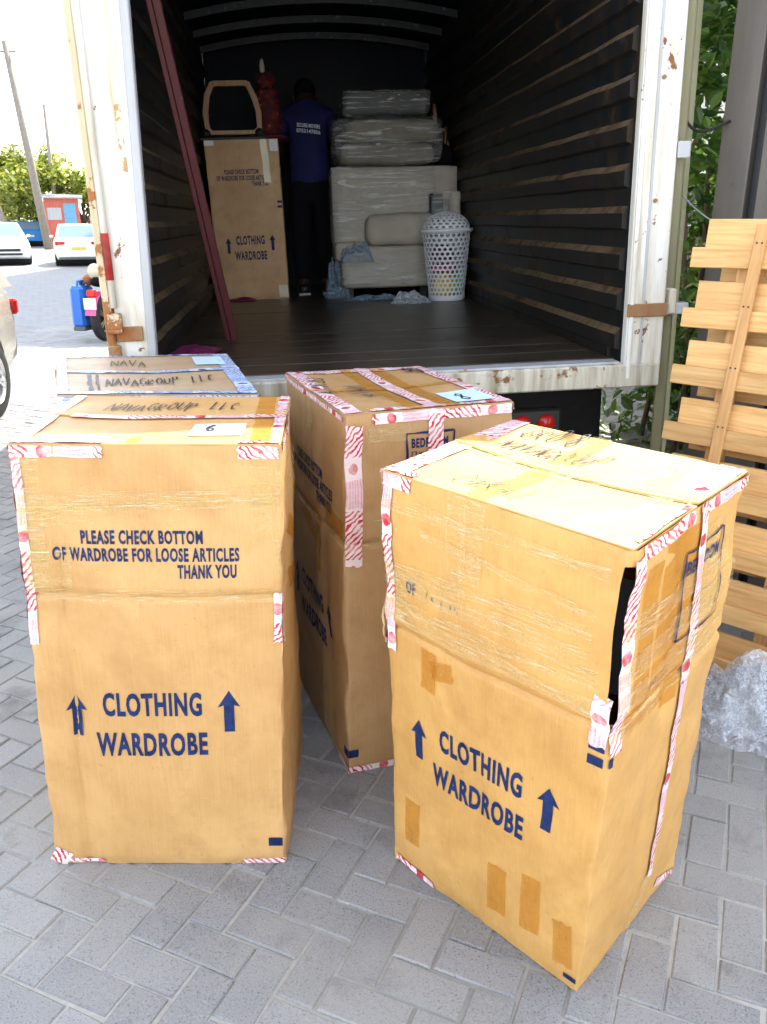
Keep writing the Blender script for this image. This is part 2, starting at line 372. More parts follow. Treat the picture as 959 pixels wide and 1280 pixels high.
NAVY_DARK = m_painted('dark_blue_ceiling_paint', (.0022, .004, .011), rust=(.015, .018, .025), amount=.3, dirt=(.006, .009, .016), dirt_amt=.4, spec=.12)
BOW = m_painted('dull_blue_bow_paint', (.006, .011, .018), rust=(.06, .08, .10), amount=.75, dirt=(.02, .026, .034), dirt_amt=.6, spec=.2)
BED_WOOD = m_wood('worn_bed_planks', (.085, .064, .044), (.010, .008, .007), 0, .33, .7)
MAROON = m_painted('maroon_painted_wood', (.090, .019, .020), rust=(.19, .085, .07), amount=.6, dirt=(.11, .02, .03), dirt_amt=.5, rough=.5)
BLACK = plain('black_rubber', (.012, .012, .013), .7, var=.3, scale=30)
BLACKMETAL = plain('black_chassis_metal', (.02, .02, .022), .55, var=.4)
REDLENS = plain('red_lamp_lens', (.55, .015, .012), .2)
AMBER = plain('amber_lens', (.7, .22, .02), .2)
CHROME = plain('bright_metal', (.65, .65, .66), .22, 1.0, .08)
PINEWOOD = m_wood('pale_pallet_wood', (.74, .46, .19), (.55, .29, .09), 0, .6)
PINEWOOD_V = m_wood('pallet_batten_wood', (.66, .38, .15), (.48, .24, .08), 2, .6)
GATE_STEEL = m_painted('brown_grey_gate_steel', (.095, .083, .072), rust=(.05, .035, .03), amount=.3, dirt=(.15, .13, .11), dirt_amt=.45, rough=.45)
GATE_DARK = plain('dark_gate_infill', (.015, .018, .024), .5)
LEAF_H = m_leaf('hedge_leaves', (.025, .07, .012), (.055, .135, .02), (.13, .23, .035))
LEAF_T = m_leaf('tree_leaves', (.09, .13, .015), (.20, .25, .03), (.42, .42, .08))  # leaf colour lightened to stand in for backlit haze
BARK = plain('bark', (.16, .12, .085), .85, var=.3, bump=.5, bscale=25, bd=.01)
POLEWOOD = m_wood('weathered_pole_wood', (.33, .29, .24), (.2, .17, .14), 2, .85)
SKINDARK = plain('dark_skin', (.045, .022, .014), .55, spec=.3)
HAIR = plain('black_hair', (.004, .004, .004), .9, spec=.1)
NAVY = plain('navy_cotton', (.006, .008, .075), .85, var=.2, scale=12, bump=.4, bscale=9, bd=.02)
BLACKCLOTH = plain('black_cotton', (.005, .005, .007), .9, spec=.15)
SHOE = plain('black_shoe', (.015, .015, .016), .5)
SHOEWHITE = plain('white_sole', (.5, .5, .5), .6)
SOFA = plain('grey_beige_upholstery', (.46, .41, .33), .9, var=.12, scale=8, bump=.6, bscale=260, bd=.002)
SOFADARK = plain('brown_grey_upholstery', (.20, .17, .125), .9, var=.15, scale=8, bump=.6, bscale=260, bd=.002)
PLASTIC_W = plain('white_plastic', (.80, .81, .84), .35, var=.03)
OAK = m_wood('honey_oak', (.42, .215, .075), (.30, .14, .045), 2, .4)
MAGENTA = plain('magenta_cloth', (.20, .006, .075), .85, var=.2, bump=.5, bscale=14, bd=.01)
GLASS = plain('car_glass', (.03, .04, .05), .06, var=.05)
GLASS_SKY = plain('tinted_car_glass', (.16, .24, .32), .06, var=.05)
def paint(name, col, metal=0.0): return plain(name, col, .25, metal, .04)

# ================================================================ SETTING
# ground sheet (sand bed under the pavers near the camera, dusty street beyond)
t = NT('sand_bed'); geo = t.node('ShaderNodeNewGeometry')
nx = t.node('ShaderNodeTexNoise'); t.link(geo.outputs['Position'], nx.inputs['Vector']); nx.inputs['Scale'].default_value = 60; nx.inputs['Detail'].default_value = 4
ny = t.node('ShaderNodeTexNoise'); t.link(geo.outputs['Position'], ny.inputs['Vector']); ny.inputs['Scale'].default_value = 1.1; ny.inputs['Detail'].default_value = 5
c = t.mix(nx.outputs['Fac'], (.28, .275, .25), (.48, .47, .43)); c = t.mix(t.math('MULTIPLY', t.ramp(ny.outputs['Fac'], [(.4, 0.0), (.65, 1.0)]), .6), c, (.17, .165, .15))
t.color(c); t.set(Roughness=.9); t.normal(t.bump(nx.outputs['Fac'], .5, .004)); SAND = t.m
mb = MB(); mb.add([(-400, -200, -.0048), (400, -200, -.0048), (400, 900, -.0048), (-400, 900, -.0048)], [[0, 1, 2, 3]])
ground = struct(mb.build('ground', SAND))
# the street's far paving, grain too fine to tell pieces apart
t = NT('street_paving'); geo = t.node('ShaderNodeNewGeometry')
mp = t.node('ShaderNodeMapping'); t.link(geo.outputs['Position'], mp.inputs['Vector']); mp.inputs['Rotation'].default_value = (0, 0, R(24))
bt = t.node('ShaderNodeTexBrick'); t.link(mp.outputs[0], bt.inputs['Vector']); bt.inputs['Scale'].default_value = 1.0
bt.inputs['Brick Width'].default_value = .2; bt.inputs['Row Height'].default_value = .1; bt.inputs['Mortar Size'].default_value = .006
bt.inputs['Color1'].default_value = (.19, .195, .205, 1); bt.inputs['Color2'].default_value = (.24, .243, .25, 1); bt.inputs['Mortar'].default_value = (.30, .295, .27, 1)
t.color(bt.outputs['Color']); t.set(Roughness=.8); STREET = t.m
mb = MB(); mb.add([(-60, 13.5, -.002), (30, 13.5, -.002), (30, 160, -.002), (-60, 160, -.002)], [[0, 1, 2, 3]])
struct(mb.build('street', STREET))

# ---- pavement of herringbone pavers
PW = 0.0985; GAP = 0.0062; ANG = R(-23.5); PO = Vector((-.382, 1.558))
ca, sa = math.cos(ANG), math.sin(ANG)
def pv(x, y): return (PO.x + x * ca - y * sa, PO.y + x * sa + y * ca)
def paver_mesh(lx, ly):
    b = .004; hx, hy = lx / 2, ly / 2
    vs = [(-hx, -hy, -.012), (hx, -hy, -.012), (hx, hy, -.012), (-hx, hy, -.012), (-hx, -hy, -b), (hx, -hy, -b), (hx, hy, -b), (-hx, hy, -b),
          (-hx + b, -hy + b, 0), (hx - b, -hy + b, 0), (hx - b, hy - b, 0), (-hx + b, hy - b, 0)]
    fs = [[8, 9, 10, 11]] + [[k, (k + 1) % 4, 4 + (k + 1) % 4, 4 + k] for k in range(4)] + [[4 + k, 4 + (k + 1) % 4, 8 + (k + 1) % 4, 8 + k] for k in range(4)]
    return vs, fs
def to_px(p):
    th = R(19.17); x, y, z = p[0], p[1], p[2] - 1.6
    d = y * math.cos(th) - z * math.sin(th); up = y * math.sin(th) + z * math.cos(th)
    return (479.5 + 1050 * x / d, 640 - 1050 * up / d) if d > .05 else (-9999, -9999)
def hidden(u, v):      # behind the cartons or the truck as the photograph shows them
    def inq(q):
        s = 0
        for k in range(len(q)):
            a, b = q[k], q[(k + 1) % len(q)]; c = (b[0] - a[0]) * (v - a[1]) - (b[1] - a[1]) * (u - a[0]); s += 1 if c > 0 else -1
        return abs(s) == len(q)
    return (inq([(20, 555), (355, 555), (360, 1075), (75, 1078)]) or inq([(485, 600), (930, 590), (838, 1085), (722, 1238), (497, 1070)]) or inq([(365, 480), (640, 500), (490, 955), (437, 962)])
            or (v < 560 and 130 < u < 860) or (u > 800 and v < 850))
pavement = struct(bpy.data.objects.new('pavement', None)); COL.objects.link(pavement)
PAV_ONE = m_paver('paver_concrete', True); PAV_MANY = m_paver('paver_concrete_far', False)
one = MB(); vs, fs = paver_mesh(2 * PW - GAP, PW - GAP); one.add(vs, fs); pm = one.mesh('paver', PAV_ONE)
rest = MB(); cells = []
rng = random.Random(3)
for i in range(-95, 70):
    for j in range(-60, 150):
        k = (i - j) % 4
        if k == 0: c = pv((i + 1) * PW, (j + .5) * PW); a = ANG
        elif k == 3: c = pv((i + .5) * PW, (j + 1) * PW); a = ANG + math.pi / 2
        else: continue
        x, y = c
        if not (-7.0 < x < 4.2 and .4 < y < 13.6): continue
        if abs(x) > .62 * y + 1.3: continue
        u, v = to_px((x, y, 0)); vis = -20 < u < 980 and v < 1300 and not hidden(u, v)
        cells.append((0 if vis else 1, x * x + y * y, x, y, a))
cells.sort()
for n, (h, d, x, y, a) in enumerate(cells):
    dz = rng.uniform(-.0022, .0022); tx, ty = rng.gauss(0, .008), rng.gauss(0, .008); da = rng.gauss(0, .012); x += rng.gauss(0, .0012); y += rng.gauss(0, .0012)
    M = Matrix.Translation((x, y, dz)) @ Euler((tx, ty, a + da)).to_matrix().to_4x4()
    if n < 300 and h == 0:
        o = bpy.data.objects.new('paver', pm); COL.objects.link(o); o.parent = pavement; o.matrix_basis = M
    else: rest.add([M @ Vector(p) for p in vs], fs)
o = rest.build('pavers', PAV_MANY, pavement); o['kind'] = 'stuff'

# ================================================================ CARTONS
class Carton:
    """a wardrobe carton: four bulging walls, two top flaps, printed matter and tape laid on its surface"""
    def __init__(s, bot, top, label, card, seed, group=None, waist=.68, bulge=.006, wear=1.0, tears=(), seam=.5, name='wardrobe_carton', up=None, sag=.004, creases=(), flap_lift=(0, 0)):
        s.b = [Vector(p) if len(p) == 3 else Vector((p[0], p[1], 0.0)) for p in bot]; s.t = [Vector(p) for p in top]
        s.seed = seed; s.waist = waist; s.bulge = bulge; s.wear = wear; s.tears = tears; s.sag = sag; s.creases = creases
        c = sum(s.b, Vector()) / 4; s.up = Vector(up or (0, 0, 1))
        s.root = thing(name, label, 'carton', Matrix.Translation(c), group)
        s.ctr = (sum(s.b, Vector()) + sum(s.t, Vector())) / 8
        s.w = [(s.b[(i + 1) % 4] - s.b[i]).length for i in range(4)]; s.h = (s.t[0] - s.b[0]).length
        s.card = card; s.body(); s.flaps(seam, flap_lift)
    def P(s, f, a, h, off=0.0):
        if f == 't':
            t = s.t; p = t[0] * (1 - a) * (1 - h) + t[1] * a * (1 - h) + t[2] * a * h + t[3] * (1 - a) * h
            aa, hh = min(1, max(0, a)), min(1, max(0, h))
            z = -s.sag * math.sin(math.pi * aa) * math.sin(math.pi * hh) * 2 + .004 * mn.noise(Vector((a * 3 + s.seed, h * 3, s.seed))) * s.wear * min(1, 8 * min(aa, 1 - aa, hh, 1 - hh) + .2)
            return p + s.up * (z + off + .0035)
        i, j = f, (f + 1) % 4
        p = (s.b[i] * (1 - a) + s.b[j] * a) * (1 - h) + (s.t[i] * (1 - a) + s.t[j] * a) * h
        n = (s.b[j] - s.b[i]).cross(s.up).normalized()
        aa, hh = min(1, max(0, a)), min(1, max(0, h))
        e = math.sin(math.pi * aa) ** .7
        d = s.bulge * e * math.sin(math.pi * hh) ** .5
        d += s.wear * .0055 * e * mn.noise(Vector((a * 2.3 + 7 * f + s.seed, h * 3.5, s.seed * 2)))
        d += s.wear * .0022 * mn.noise(Vector((a * 9 + 3 * f, h * 13 + s.seed, 5.0))) * min(1, e * 2)
        ev = lambda k_: .0065 * mn.noise(Vector((3 * f + k_, h * 9 + s.seed, 1.5))) + .0035 * mn.noise(Vector((5 * f + k_, h * 31 + s.seed, 4.5)))
        d += s.wear * (ev(0.0) * (1 - aa) ** 3 + ev(9.0) * aa ** 3)         # battered edges
        if s.waist:
            wv = s.waist + .006 * mn.noise(Vector((a * 3 + f, s.seed, 0)))
            g = (h - wv) / .009; d -= .0085 * math.exp(-g * g)
            d += .0025 if h > wv else 0
        for (cf, ca_, depth, wd) in s.creases:
            if cf == f:
                q = (a - ca_ - .012 * mn.noise(Vector((h * 5, s.seed, 3)))) / wd; d -= depth * math.exp(-q * q)
        if h < .02: d -= .003
        return p + n * (d + off)
    def body(s):
        hs = sorted(set([0, .008, .02] + [k / 34 for k in range(1, 34)] + ([s.waist + x for x in (-.02, -.012, -.007, -.003, 0, .003, .007, .012, .02)] if s.waist else []) + [.985, .995, 1.0]))
        na = 44; rings = []
        for h in hs:
            ring = []
            for f in range(4):
                e0, e1 = .010, .990
                for (tf, h0, h1, wd) in s.tears:
                    if h0 < h < h1:
                        k = math.sin(math.pi * (h - h0) / (h1 - h0)) ** .6 * wd * (1 + .35 * mn.noise(Vector((h * 22, tf, s.seed))))
                        if tf == f: e1 -= k
                        if (tf + 1) % 4 == f: e0 += k * .25
                for k in range(na + 1):
                    a = e0 + (e1 - e0) * k / na
                    o = 0
                    for (tf, h0, h1, wd) in s.tears:
                        if tf == f and h0 < h < h1 and k > na - 6: o = .010 * math.sin(math.pi * (h - h0) / (h1 - h0)) * (k - na + 6) / 6
                    ring.append(s.P(f, a, h, o))
            rings.append(ring)
        n = len(rings[0]); mb = MB(); vs = [p for r_ in rings for p in r_]; fs = []
        for i in range(len(hs) - 1):
            for k in range(n):
                f = k // (na + 1)
                if k % (na + 1) == na and any(tf == f and h0 < hs[i] and hs[i + 1] < h1 for (tf, h0, h1, wd) in s.tears): continue
                fs.append([i * n + k, i * n + (k + 1) % n, (i + 1) * n + (k + 1) % n, (i + 1) * n + k])
        fs.append(list(range(n))[::-1])
        mb.add(vs, fs); mb.build('carton_wall', s.card, s.root, smooth=50, world=True)
    def flaps(s, seam, lift):
        for k, (h0, h1) in enumerate(((-.004, seam - .004), (seam + .004, 1.004))):
            mb = MB(); N, Mv = 16, 8
            def fn(a, b, off, k=k, h0=h0, h1=h1):
                h = h0 + (h1 - h0) * b; l = lift[k] * (b if k == 0 else 1 - b) ** 2
                return s.P('t', -.004 + 1.008 * a, h, off + l)
            mb.grid(lambda a, b: fn(a, b, 0), N, Mv); mb.grid(lambda a, b: fn(a, 1 - b, -.005), N, Mv)
            rim = [(i / N, 0) for i in range(N)] + [(1, j / Mv) for j in range(Mv)] + [(1 - i / N, 1) for i in range(N)] + [(0, 1 - j / Mv) for j in range(Mv)]
            m_ = len(rim); mb.add([fn(a, b, 0) for a, b in rim] + [fn(a, b, -.005) for a, b in rim], [[i, (i + 1) % m_, (i + 1) % m_ + m_, i + m_] for i in range(m_)])
            mb.build('flap', s.card, s.root, smooth=40, world=True)
        # dark gap under the seam is the carton's inside: close it with the inner flap
        mb = MB(); mb.grid(lambda a, b: s.P('t', .01 + .98 * a, .01 + .98 * b, -.013), 6, 6); mb.build('inner_flap', s.card, s.root, world=True)
    # ---- things laid on the surface
    def strip(s, patches, mat, name='tape', off=.0012, rag=.002, u0=None):
        """patches: (face, (a0,h0), (a1,h1), width[, vofs0, vofs1]) laid one after another; width in metres across"""
        mb = MB(); u = random.uniform(0, .3) if u0 is None else u0
        for pt in patches:
            f, A, B, w = pt[:4]
            lu, lv = (s.w[0] if f == 't' else s.w[f]), (s.w[1] if f == 't' else s.h)
            d = Vector(((B[0] - A[0]) * lu, (B[1] - A[1]) * lv)); L = d.length; d.normalize(); nn = Vector((-d.y, d.x))
            n = max(4, int(L / .022)); j0 = [random.uniform(-rag, rag) * 2 for _ in range(7)]; wob = random.uniform(0, 50)
            def fn(p, q, A=A, d=d, nn=nn, L=L, w=w, lu=lu, lv=lv, j0=j0, f=f, wob=wob):
                e = (j0[int(q * 4)] if p in (0, 1) else 0)
                wv = .0042 * mn.noise(Vector((p * L * 15, wob, q * 2)))
                x = d.x * (p * L + e) + nn.x * ((q - .5) * w + wv); y = d.y * (p * L + e) + nn.y * ((q - .5) * w + wv)
                lift = .0018 * (1 + mn.noise(Vector((p * L * 34, q * 4, wob))))
                return s.P(f, A[0] + x / lu, A[1] + y / lv, off + lift)
            mb.grid(fn, n, 4, lambda p, q, u=u, L=L, w=w: (u + p * L, q * w + (.05 - w) * .5)); u += L
        return mb.build(name, mat, s.root, smooth=True, world=True)
    def edge_tape(s, f, a0, a1, mat=None, ws=.025, wt=.025, name='edge_tape'):
        """tape folded over the top edge of wall f, from a0 to a1 along the wall"""
        mat = mat or TAPE_RED
        lt = s.w[1] if f in (0, 2) else s.w[0]; q = wt / 2 / lt; hs = 1 - ws / 2 / s.h
        tp = {0: ((a0, q), (a1, q)), 1: ((1 - q, a0), (1 - q, a1)), 2: ((1 - a0, 1 - q), (1 - a1, 1 - q)), 3: ((q, 1 - a0), (q, 1 - a1))}[f]
        u = random.uniform(0, .3)
        o = s.strip([(f, (a0, hs), (a1, hs), ws)], mat, name, u0=u); s.strip([('t', tp[0], tp[1], wt)], mat, name, u0=u); return o
    def corner_tape(s, f, h0, h1, mat=None, w=.024, name='corner_tape'):
        """tape folded round the upright edge between wall f and the next"""
        mat = mat or TAPE_RED; g = (f + 1) % 4; u = random.uniform(0, .3)
        s.strip([(f, (1 - w / 2 / s.w[f], h0), (1 - w / 2 / s.w[f], h1), w)], mat, name, u0=u)
        return s.strip([(g, (w / 2 / s.w[g], h0), (w / 2 / s.w[g], h1), w)], mat, name, u0=u)
    def flat(s, f, outline, box, mat, name, off=.0016, cut=None, fine=.05):
        vs, fs = outline; a0, a1, h0, h1 = box[:4]; sk = box[4] if len(box) > 4 else 0
        mb = MB(); bm = bmesh.new(); bv = [bm.verts.new((x, y, 0)) for x, y in vs]
        for q in fs:
            try: bm.faces.new([bv[k] for k in q])
            except ValueError: pass
        bmesh.ops.triangulate(bm, faces=bm.faces)
        for _ in range(2 if fine > .03 else 4):
            le = [e for e in bm.edges if abs(e.verts[0].co.x - e.verts[1].co.x) * (a1 - a0) > fine or abs(e.verts[0].co.y - e.verts[1].co.y) * (h1 - h0) > fine * .8]
            if le: bmesh.ops.subdivide_edges(bm, edges=le, cuts=1); bmesh.ops.triangulate(bm, faces=bm.faces)
        if cut:
            dead = [q for q in bm.faces if cut(q.calc_center_median())]
            bmesh.ops.delete(bm, geom=dead, context='FACES')
        bm.verts.index_update()
        mb.add([s.P(f, a0 + (a1 - a0) * v.co.x, h0 + (h1 - h0) * v.co.y + sk * v.co.x, off) for v in bm.verts], [[v.index for v in q.verts] for q in bm.faces]); bm.free()
        return mb.build(name, mat, s.root, world=True)
    def rect(s, f, box, mat, name, off=.0016):
        a0, a1, h0, h1 = box; mb = MB(); mb.grid(lambda p, q: s.P(f, a0 + (a1 - a0) * p, h0 + (h1 - h0) * q, off), 6, 5); return mb.build(name, mat, s.root, smooth=True, world=True)
    def write(s, f, text, org, dx, dy, mat=PEN, wpx=.0022, name='handwriting', seed=0):
        """pen strokes; org, dx (one letter advance) and dy (letter height) in (a,h) of the face"""
        rg = random.Random(seed + s.seed); mb = MB(); x = 0
        for ch in text:
            jy = rg.uniform(-.12, .12); sc = rg.uniform(.85, 1.1)
            for st in STROKES.get(ch, []):
                pts = []
                for k in range(len(st) - 1):
                    for q in range(4): tt = q / 4; pts.append((st[k][0] * (1 - tt) + st[k + 1][0] * tt, st[k][1] * (1 - tt) + st[k + 1][1] * tt))
                pts.append(st[-1])
                sp = [(x + px * sc + .03 * mn.noise(Vector((px * 4, py * 4, x + rg.random() * .2))), (py * sc + jy + .05 * mn.noise(Vector((px * 3, py * 3, x * 2))))) for px, py in pts]
                w3 = [s.P(f, org[0] + px * dx[0] + py * dy[0], org[1] + px * dx[1] + py * dy[1], .0048) for px, py in sp]
                nrm = s.up if f == 't' else (s.b[(f + 1) % 4] - s.b[f]).cross(s.up).normalized()
                L = []
                for k, p in enumerate(w3):
                    d = (w3[min(k + 1, len(w3) - 1)] - w3[max(k - 1, 0)]); sd = d.cross(nrm)
                    sd = sd.normalized() * wpx * rg.uniform(.7, 1.2) if sd.length > 1e-6 else Vector((wpx, 0, 0)); L += [p - sd, p + sd]
                mb.add(L, [[2 * k, 2 * k + 1, 2 * k + 3, 2 * k + 2] for k in range(len(w3) - 1)])
            x += .85 if ch != ' ' else .6
        return mb.build(name, mat, s.root, world=True)
    def film(s, f, A, B, w, mat=None, name='film_band', off=.0035, amp=.004):
        mat = mat or TAPE_CLEAR; lu, lv = s.w[f], s.h; sd = random.uniform(0, 99)
        mb = MB()
        def fn(p, q):
            a = A[0] + (B[0] - A[0]) * p; h = A[1] + (B[1] - A[1]) * p + (q - .5) * w / lv * (1 + .5 * mn.noise(Vector((p * 3, sd, 0)))) + .006 * mn.noise(Vector((p * 4, sd, 9)))
            return s.P(f, a, h, off + amp * abs(mn.noise(Vector((p * 2.5, q * 14, sd)))))
        mb.grid(fn, 30, 12); return mb.build(name, mat, s.root, smooth=True, world=True)
    def standard_print(s, f, dh=0.0, ds=0.0, please=True, skw=0.0, arrows=True):
        s.flat(f, TEXTS['CLOTHING'], (.268 + ds, .670 + ds, .398 + dh, .456 + dh, skw), INK, 'lettering')
        s.flat(f, TEXTS['WARDROBE'], (.232 + ds, .688 + ds, .300 + dh, .358 + dh, skw), INK, 'lettering')
        if arrows:
            s.flat(f, ARROW, (.112 + ds, .196 + ds, .345 + dh, .445 + dh, 0), INK, 'printed_arrow', fine=.014, off=.002); s.flat(f, ARROW, (.735 + ds, .826 + ds, .358 + dh, .458 + dh, 0), INK, 'printed_arrow')
        if please:
            s.flat(f, TEXTS['PLEASE CHECK BOTTOM'], (.237, .703, .796, .826), INK, 'lettering')
            s.flat(f, TEXTS['OF WARDROBE FOR LOOSE ARTICLES'], (.122, .840, .758, .788), INK, 'lettering')
            s.flat(f, TEXTS['THANK YOU'], (.602, .828, .722, .752), INK, 'lettering')

GRP = 'wardrobe cartons standing on the paving behind the truck'
# ---- nearest left
kL = Carton([(-.862, 1.783), (-.258, 1.789), (-.262, 2.29), (-.875, 2.29)], [(-.828, 1.805, 1.13), (-.23, 1.805, 1.128), (-.263, 2.328, 1.128), (-.86, 2.33, 1.13)],
            'tall cardboard wardrobe carton with a white number 6 label on top', CARD_L, 1.3, GRP, creases=((0, .150, .010, .016), (0, .195, .005, .03), (0, .53, .0008, .012)), seam=.52, flap_lift=(0, .004), wear=1.5, bulge=.009)
kL.standard_print(0)
kL.rect(0, (.93, .99, .053, .075), INK, 'printed_bar')
kL.edge_tape(0, .0, .345, ws=.026, wt=.03); kL.edge_tape(0, .845, .995, ws=.030, wt=.02)
kL.edge_tape(1, .0, 1.0, ws=.016, wt=.026); kL.edge_tape(3, .0, 1.0, ws=.03, wt=.03)
kL.strip([('t', (.10, .525), (1.0, .525), .032)], TAPE_RED, off=.0025)
kL.corner_tape(3, .57, .985, w=.022); kL.corner_tape(0, .57, .685, w=.020); kL.corner_tape(0, .72, .96, w=.012, mat=TAPE_CLEAR)
kL.strip([(0, (.0, .03), (.07, .012), .045)], TAPE_RED); kL.strip([(0, (.01, .009), (.22, .009), .014)], TAPE_RED); kL.strip([(0, (.82, .009), (1.0, .011), .018)], TAPE_RED)
kL.strip([('t', (.93, 0), (.90, 1), .048), ], TAPE_TAN, 'brown_tape', off=.0022); kL.strip([(0, (.93, .995), (.93, .80), .048)], TAPE_CLEAR, 'clear_tape')
kL.strip([(0, (.06, 1.0), (.06, .70), .05)], TAPE_CLEAR, 'clear_tape'); kL.strip([(0, (.10, .80), (.10, .70), .11)], TAPE_CLEAR, 'clear_tape')
kL.film(0, (0, .885), (1, .905), .035); kL.film(0, (0, .865), (1, .885), .018); kL.film(0, (0, .682), (1, .684), .030); kL.film(0, (.0, .84), (.3, .87), .05)
kL.rect('t', (.64, .85, .13, .37), PAPER, 'label', .0028); kL.write('t', '6', (.70, .2), (.055, 0), (0, .13), wpx=.004)
kL.rect('t', (.42, .47, .02, .13), TAPE_TAN, 'brown_tape', .0024)
kL.write('t', 'NAVAGROUP  LLC', (.20, .66), (.052, .002), (.012, .17), wpx=.0022, name='handwriting')
kL.film(1, (0, .9), (1, .86), .05); kL.strip([(1, (.25, .8), (.6, .72), .05)], TAPE_TAN, 'brown_tape'); kL.strip([(1, (.3, .66), (.7, .60), .05)], TAPE_TAN, 'brown_tape')

# ---- nearest right, torn
kR = Carton([(.029, 1.798), (.424, 1.389), (.753, 1.754), (.358, 2.163)], [(.001, 1.755, 1.085), (.42, 1.313, 1.075), (.782, 1.74, 1.085), (.345, 2.2, 1.09)],
            'torn wardrobe carton split open at its front corner, beside the pallet', CARD_R, 5.2, GRP, waist=.655, bulge=.012, wear=1.5,
            tears=((0, .665, .985, .008), (3, .60, .80, .045)), seam=.5, creases=((0, .50, .003, .02), (1, .42, .004, .05)), flap_lift=(.0, .006), sag=.008)
kR.standard_print(0, dh=.012, ds=.025, please=False, skw=0.0)
kR.flat(0, TEXTS['OF WARDROBE FOR LOOSE ARTICLES'], (.114, .80, .752, .782), INK, 'lettering', cut=lambda c: c.x > .075 and not (.16 < c.x < .40 and mn.noise(Vector((c.x * 60, c.y * 3, 2))) > .28 and c.y < .6))
kR.rect(0, (.935, .992, .604, .622), INK, 'printed_bar'); kR.rect(0, (.935, .992, .572, .592), INK, 'printed_bar'); kR.rect(0, (.93, .985, .018, .034), INK, 'printed_bar')
kR.rect(1, (.004, .03, .572, .592), INK, 'printed_bar')
kR.edge_tape(3, .0, 1.0, ws=.03, wt=.05); kR.edge_tape(1, .05, .47, ws=.028, wt=.012); kR.edge_tape(1, .58, 1.0, ws=.025, wt=.05)
kR.edge_tape(0, .0, .14, ws=.03, wt=.03); kR.corner_tape(3, .60, 1.0, w=.028)
kR.strip([(1, (.035, .98), (.03, .60), .034)], TAPE_RED); kR.strip([(0, (.972, .72), (.965, .615), .034)], TAPE_RED, off=.003)
kR.strip([(1, (.545, 1.0), (.60, .62), .034), (1, (.60, .62), (.62, .30), .030), (1, (.62, .30), (.60, .12), .026)], TAPE_RED, off=.0028)
kR.strip([(1, (.60, .14), (.45, .02), .04)], TAPE_CLEAR, 'clear_tape'); kR.strip([(1, (.75, .05), (.98, .012), .022)], TAPE_RED)
kR.strip([(0, (.0, .014), (.25, .010), .02)], TAPE_RED, off=.002)
kR.strip([('t', (.0, .50), (1.0, .515), .055)], TAPE_CLEAR, 'clear_tape', off=.0026); kR.strip([('t', (.0, .52), (1.0, .53), .03)], m_clear('yellowed_tape', (.62, .60, .22), .35, .12, 12), 'clear_tape', off=.0034)
kR.strip([('t', (.42, .0), (.44, 1.0), .05)], m_clear('yellow_tape', (.60, .52, .12), .22, .10, 12), 'clear_tape', off=.0022)
kR.strip([('t', (.80, .55), (.80, 1.0), .05)], TAPE_CLEAR, 'clear_tape', off=.0022)
kR.strip([(0, (.44, 1.0), (.43, .83), .05)], TAPE_CLEAR, 'clear_tape', off=.0022); kR.strip([(0, (.36, 1.0), (.37, .80), .05)], TAPE_CLEAR, 'clear_tape')
for A, B, w in (((0, .80), (.94, .83), .03), ((0, .775), (.945, .775), .05), ((0, .70), (.95, .69), .04), ((0, .72), (.95, .735), .02), ((0, .94), (.95, .95), .03), ((.2, .90), (.94, .86), .02)): kR.film(0, A, B, w)
for A, B, w in (((0, .84), (.9, .86), .05), ((0, .76), (1, .80), .06), ((0, .70), (1, .72), .05), ((0, .64), (.9, .67), .05)): kR.film(1, A, B, w)
for bx in ((.10, .22, .70, .95), (.24, .40, .68, .97), (.40, .54, .60, .97), (.10, .42, .62, .70), (.62, .74, .72, .95)): kR.rect(1, bx, TAPE_TAN if bx[0] < .5 else TAPE_CLEAR, 'brown_tape', .0013 + bx[0] * .001)
kR.strip([(0, (.235, .64), (.235, .545), .045)], TAPE_TAN, 'brown_tape'); kR.strip([(0, (.245, .60), (.36, .615), .045)], TAPE_TAN, 'brown_tape', off=.002)
kR.strip([(0, (.60, .20), (.60, .07), .05)], TAPE_TAN, 'brown_tape'); kR.strip([(0, (.76, .23), (.76, .08), .05)], TAPE_TAN, 'brown_tape'); kR.strip([(0, (.13, .22), (.13, .10), .05)], TAPE_TAN, 'brown_tape')
kR.strip([(0, (.90, .16), (.92, .05), .05)], TAPE_TAN, 'brown_tape'); kR.strip([(0, (.02, .78), (.12, .70), .05)], TAPE_CLEAR, 'clear_tape')
kR.write('t', 'GRO 8', (.13, .80), (.062, .012), (.03, .17), wpx=.0026); kR.write('t', 'NAVAGROUP', (.13, .60), (.055, .008), (.03, .16), wpx=.0022); kR.write('t', 'CWKAI', (.24, .09), (.075, .004), (.03, .15), wpx=.0018)
for bx in ((.44, .80, .74, .92),):
    a0, a1, h0, h1 = bx; fr = MB()
    for (p, q) in (((a0, h0), (a1, h0)), ((a0, h1), (a1, h1)), ((a0, h0), (a0, h1)), ((a1, h0), (a1, h1))):
        kR.strip([(1, p, q, .004)], INK, 'printed_frame', off=.0022, rag=0)
kR.flat(1, TEXTS['BEDROOM'], (.46, .76, .87, .90), INK, 'lettering', .0024)
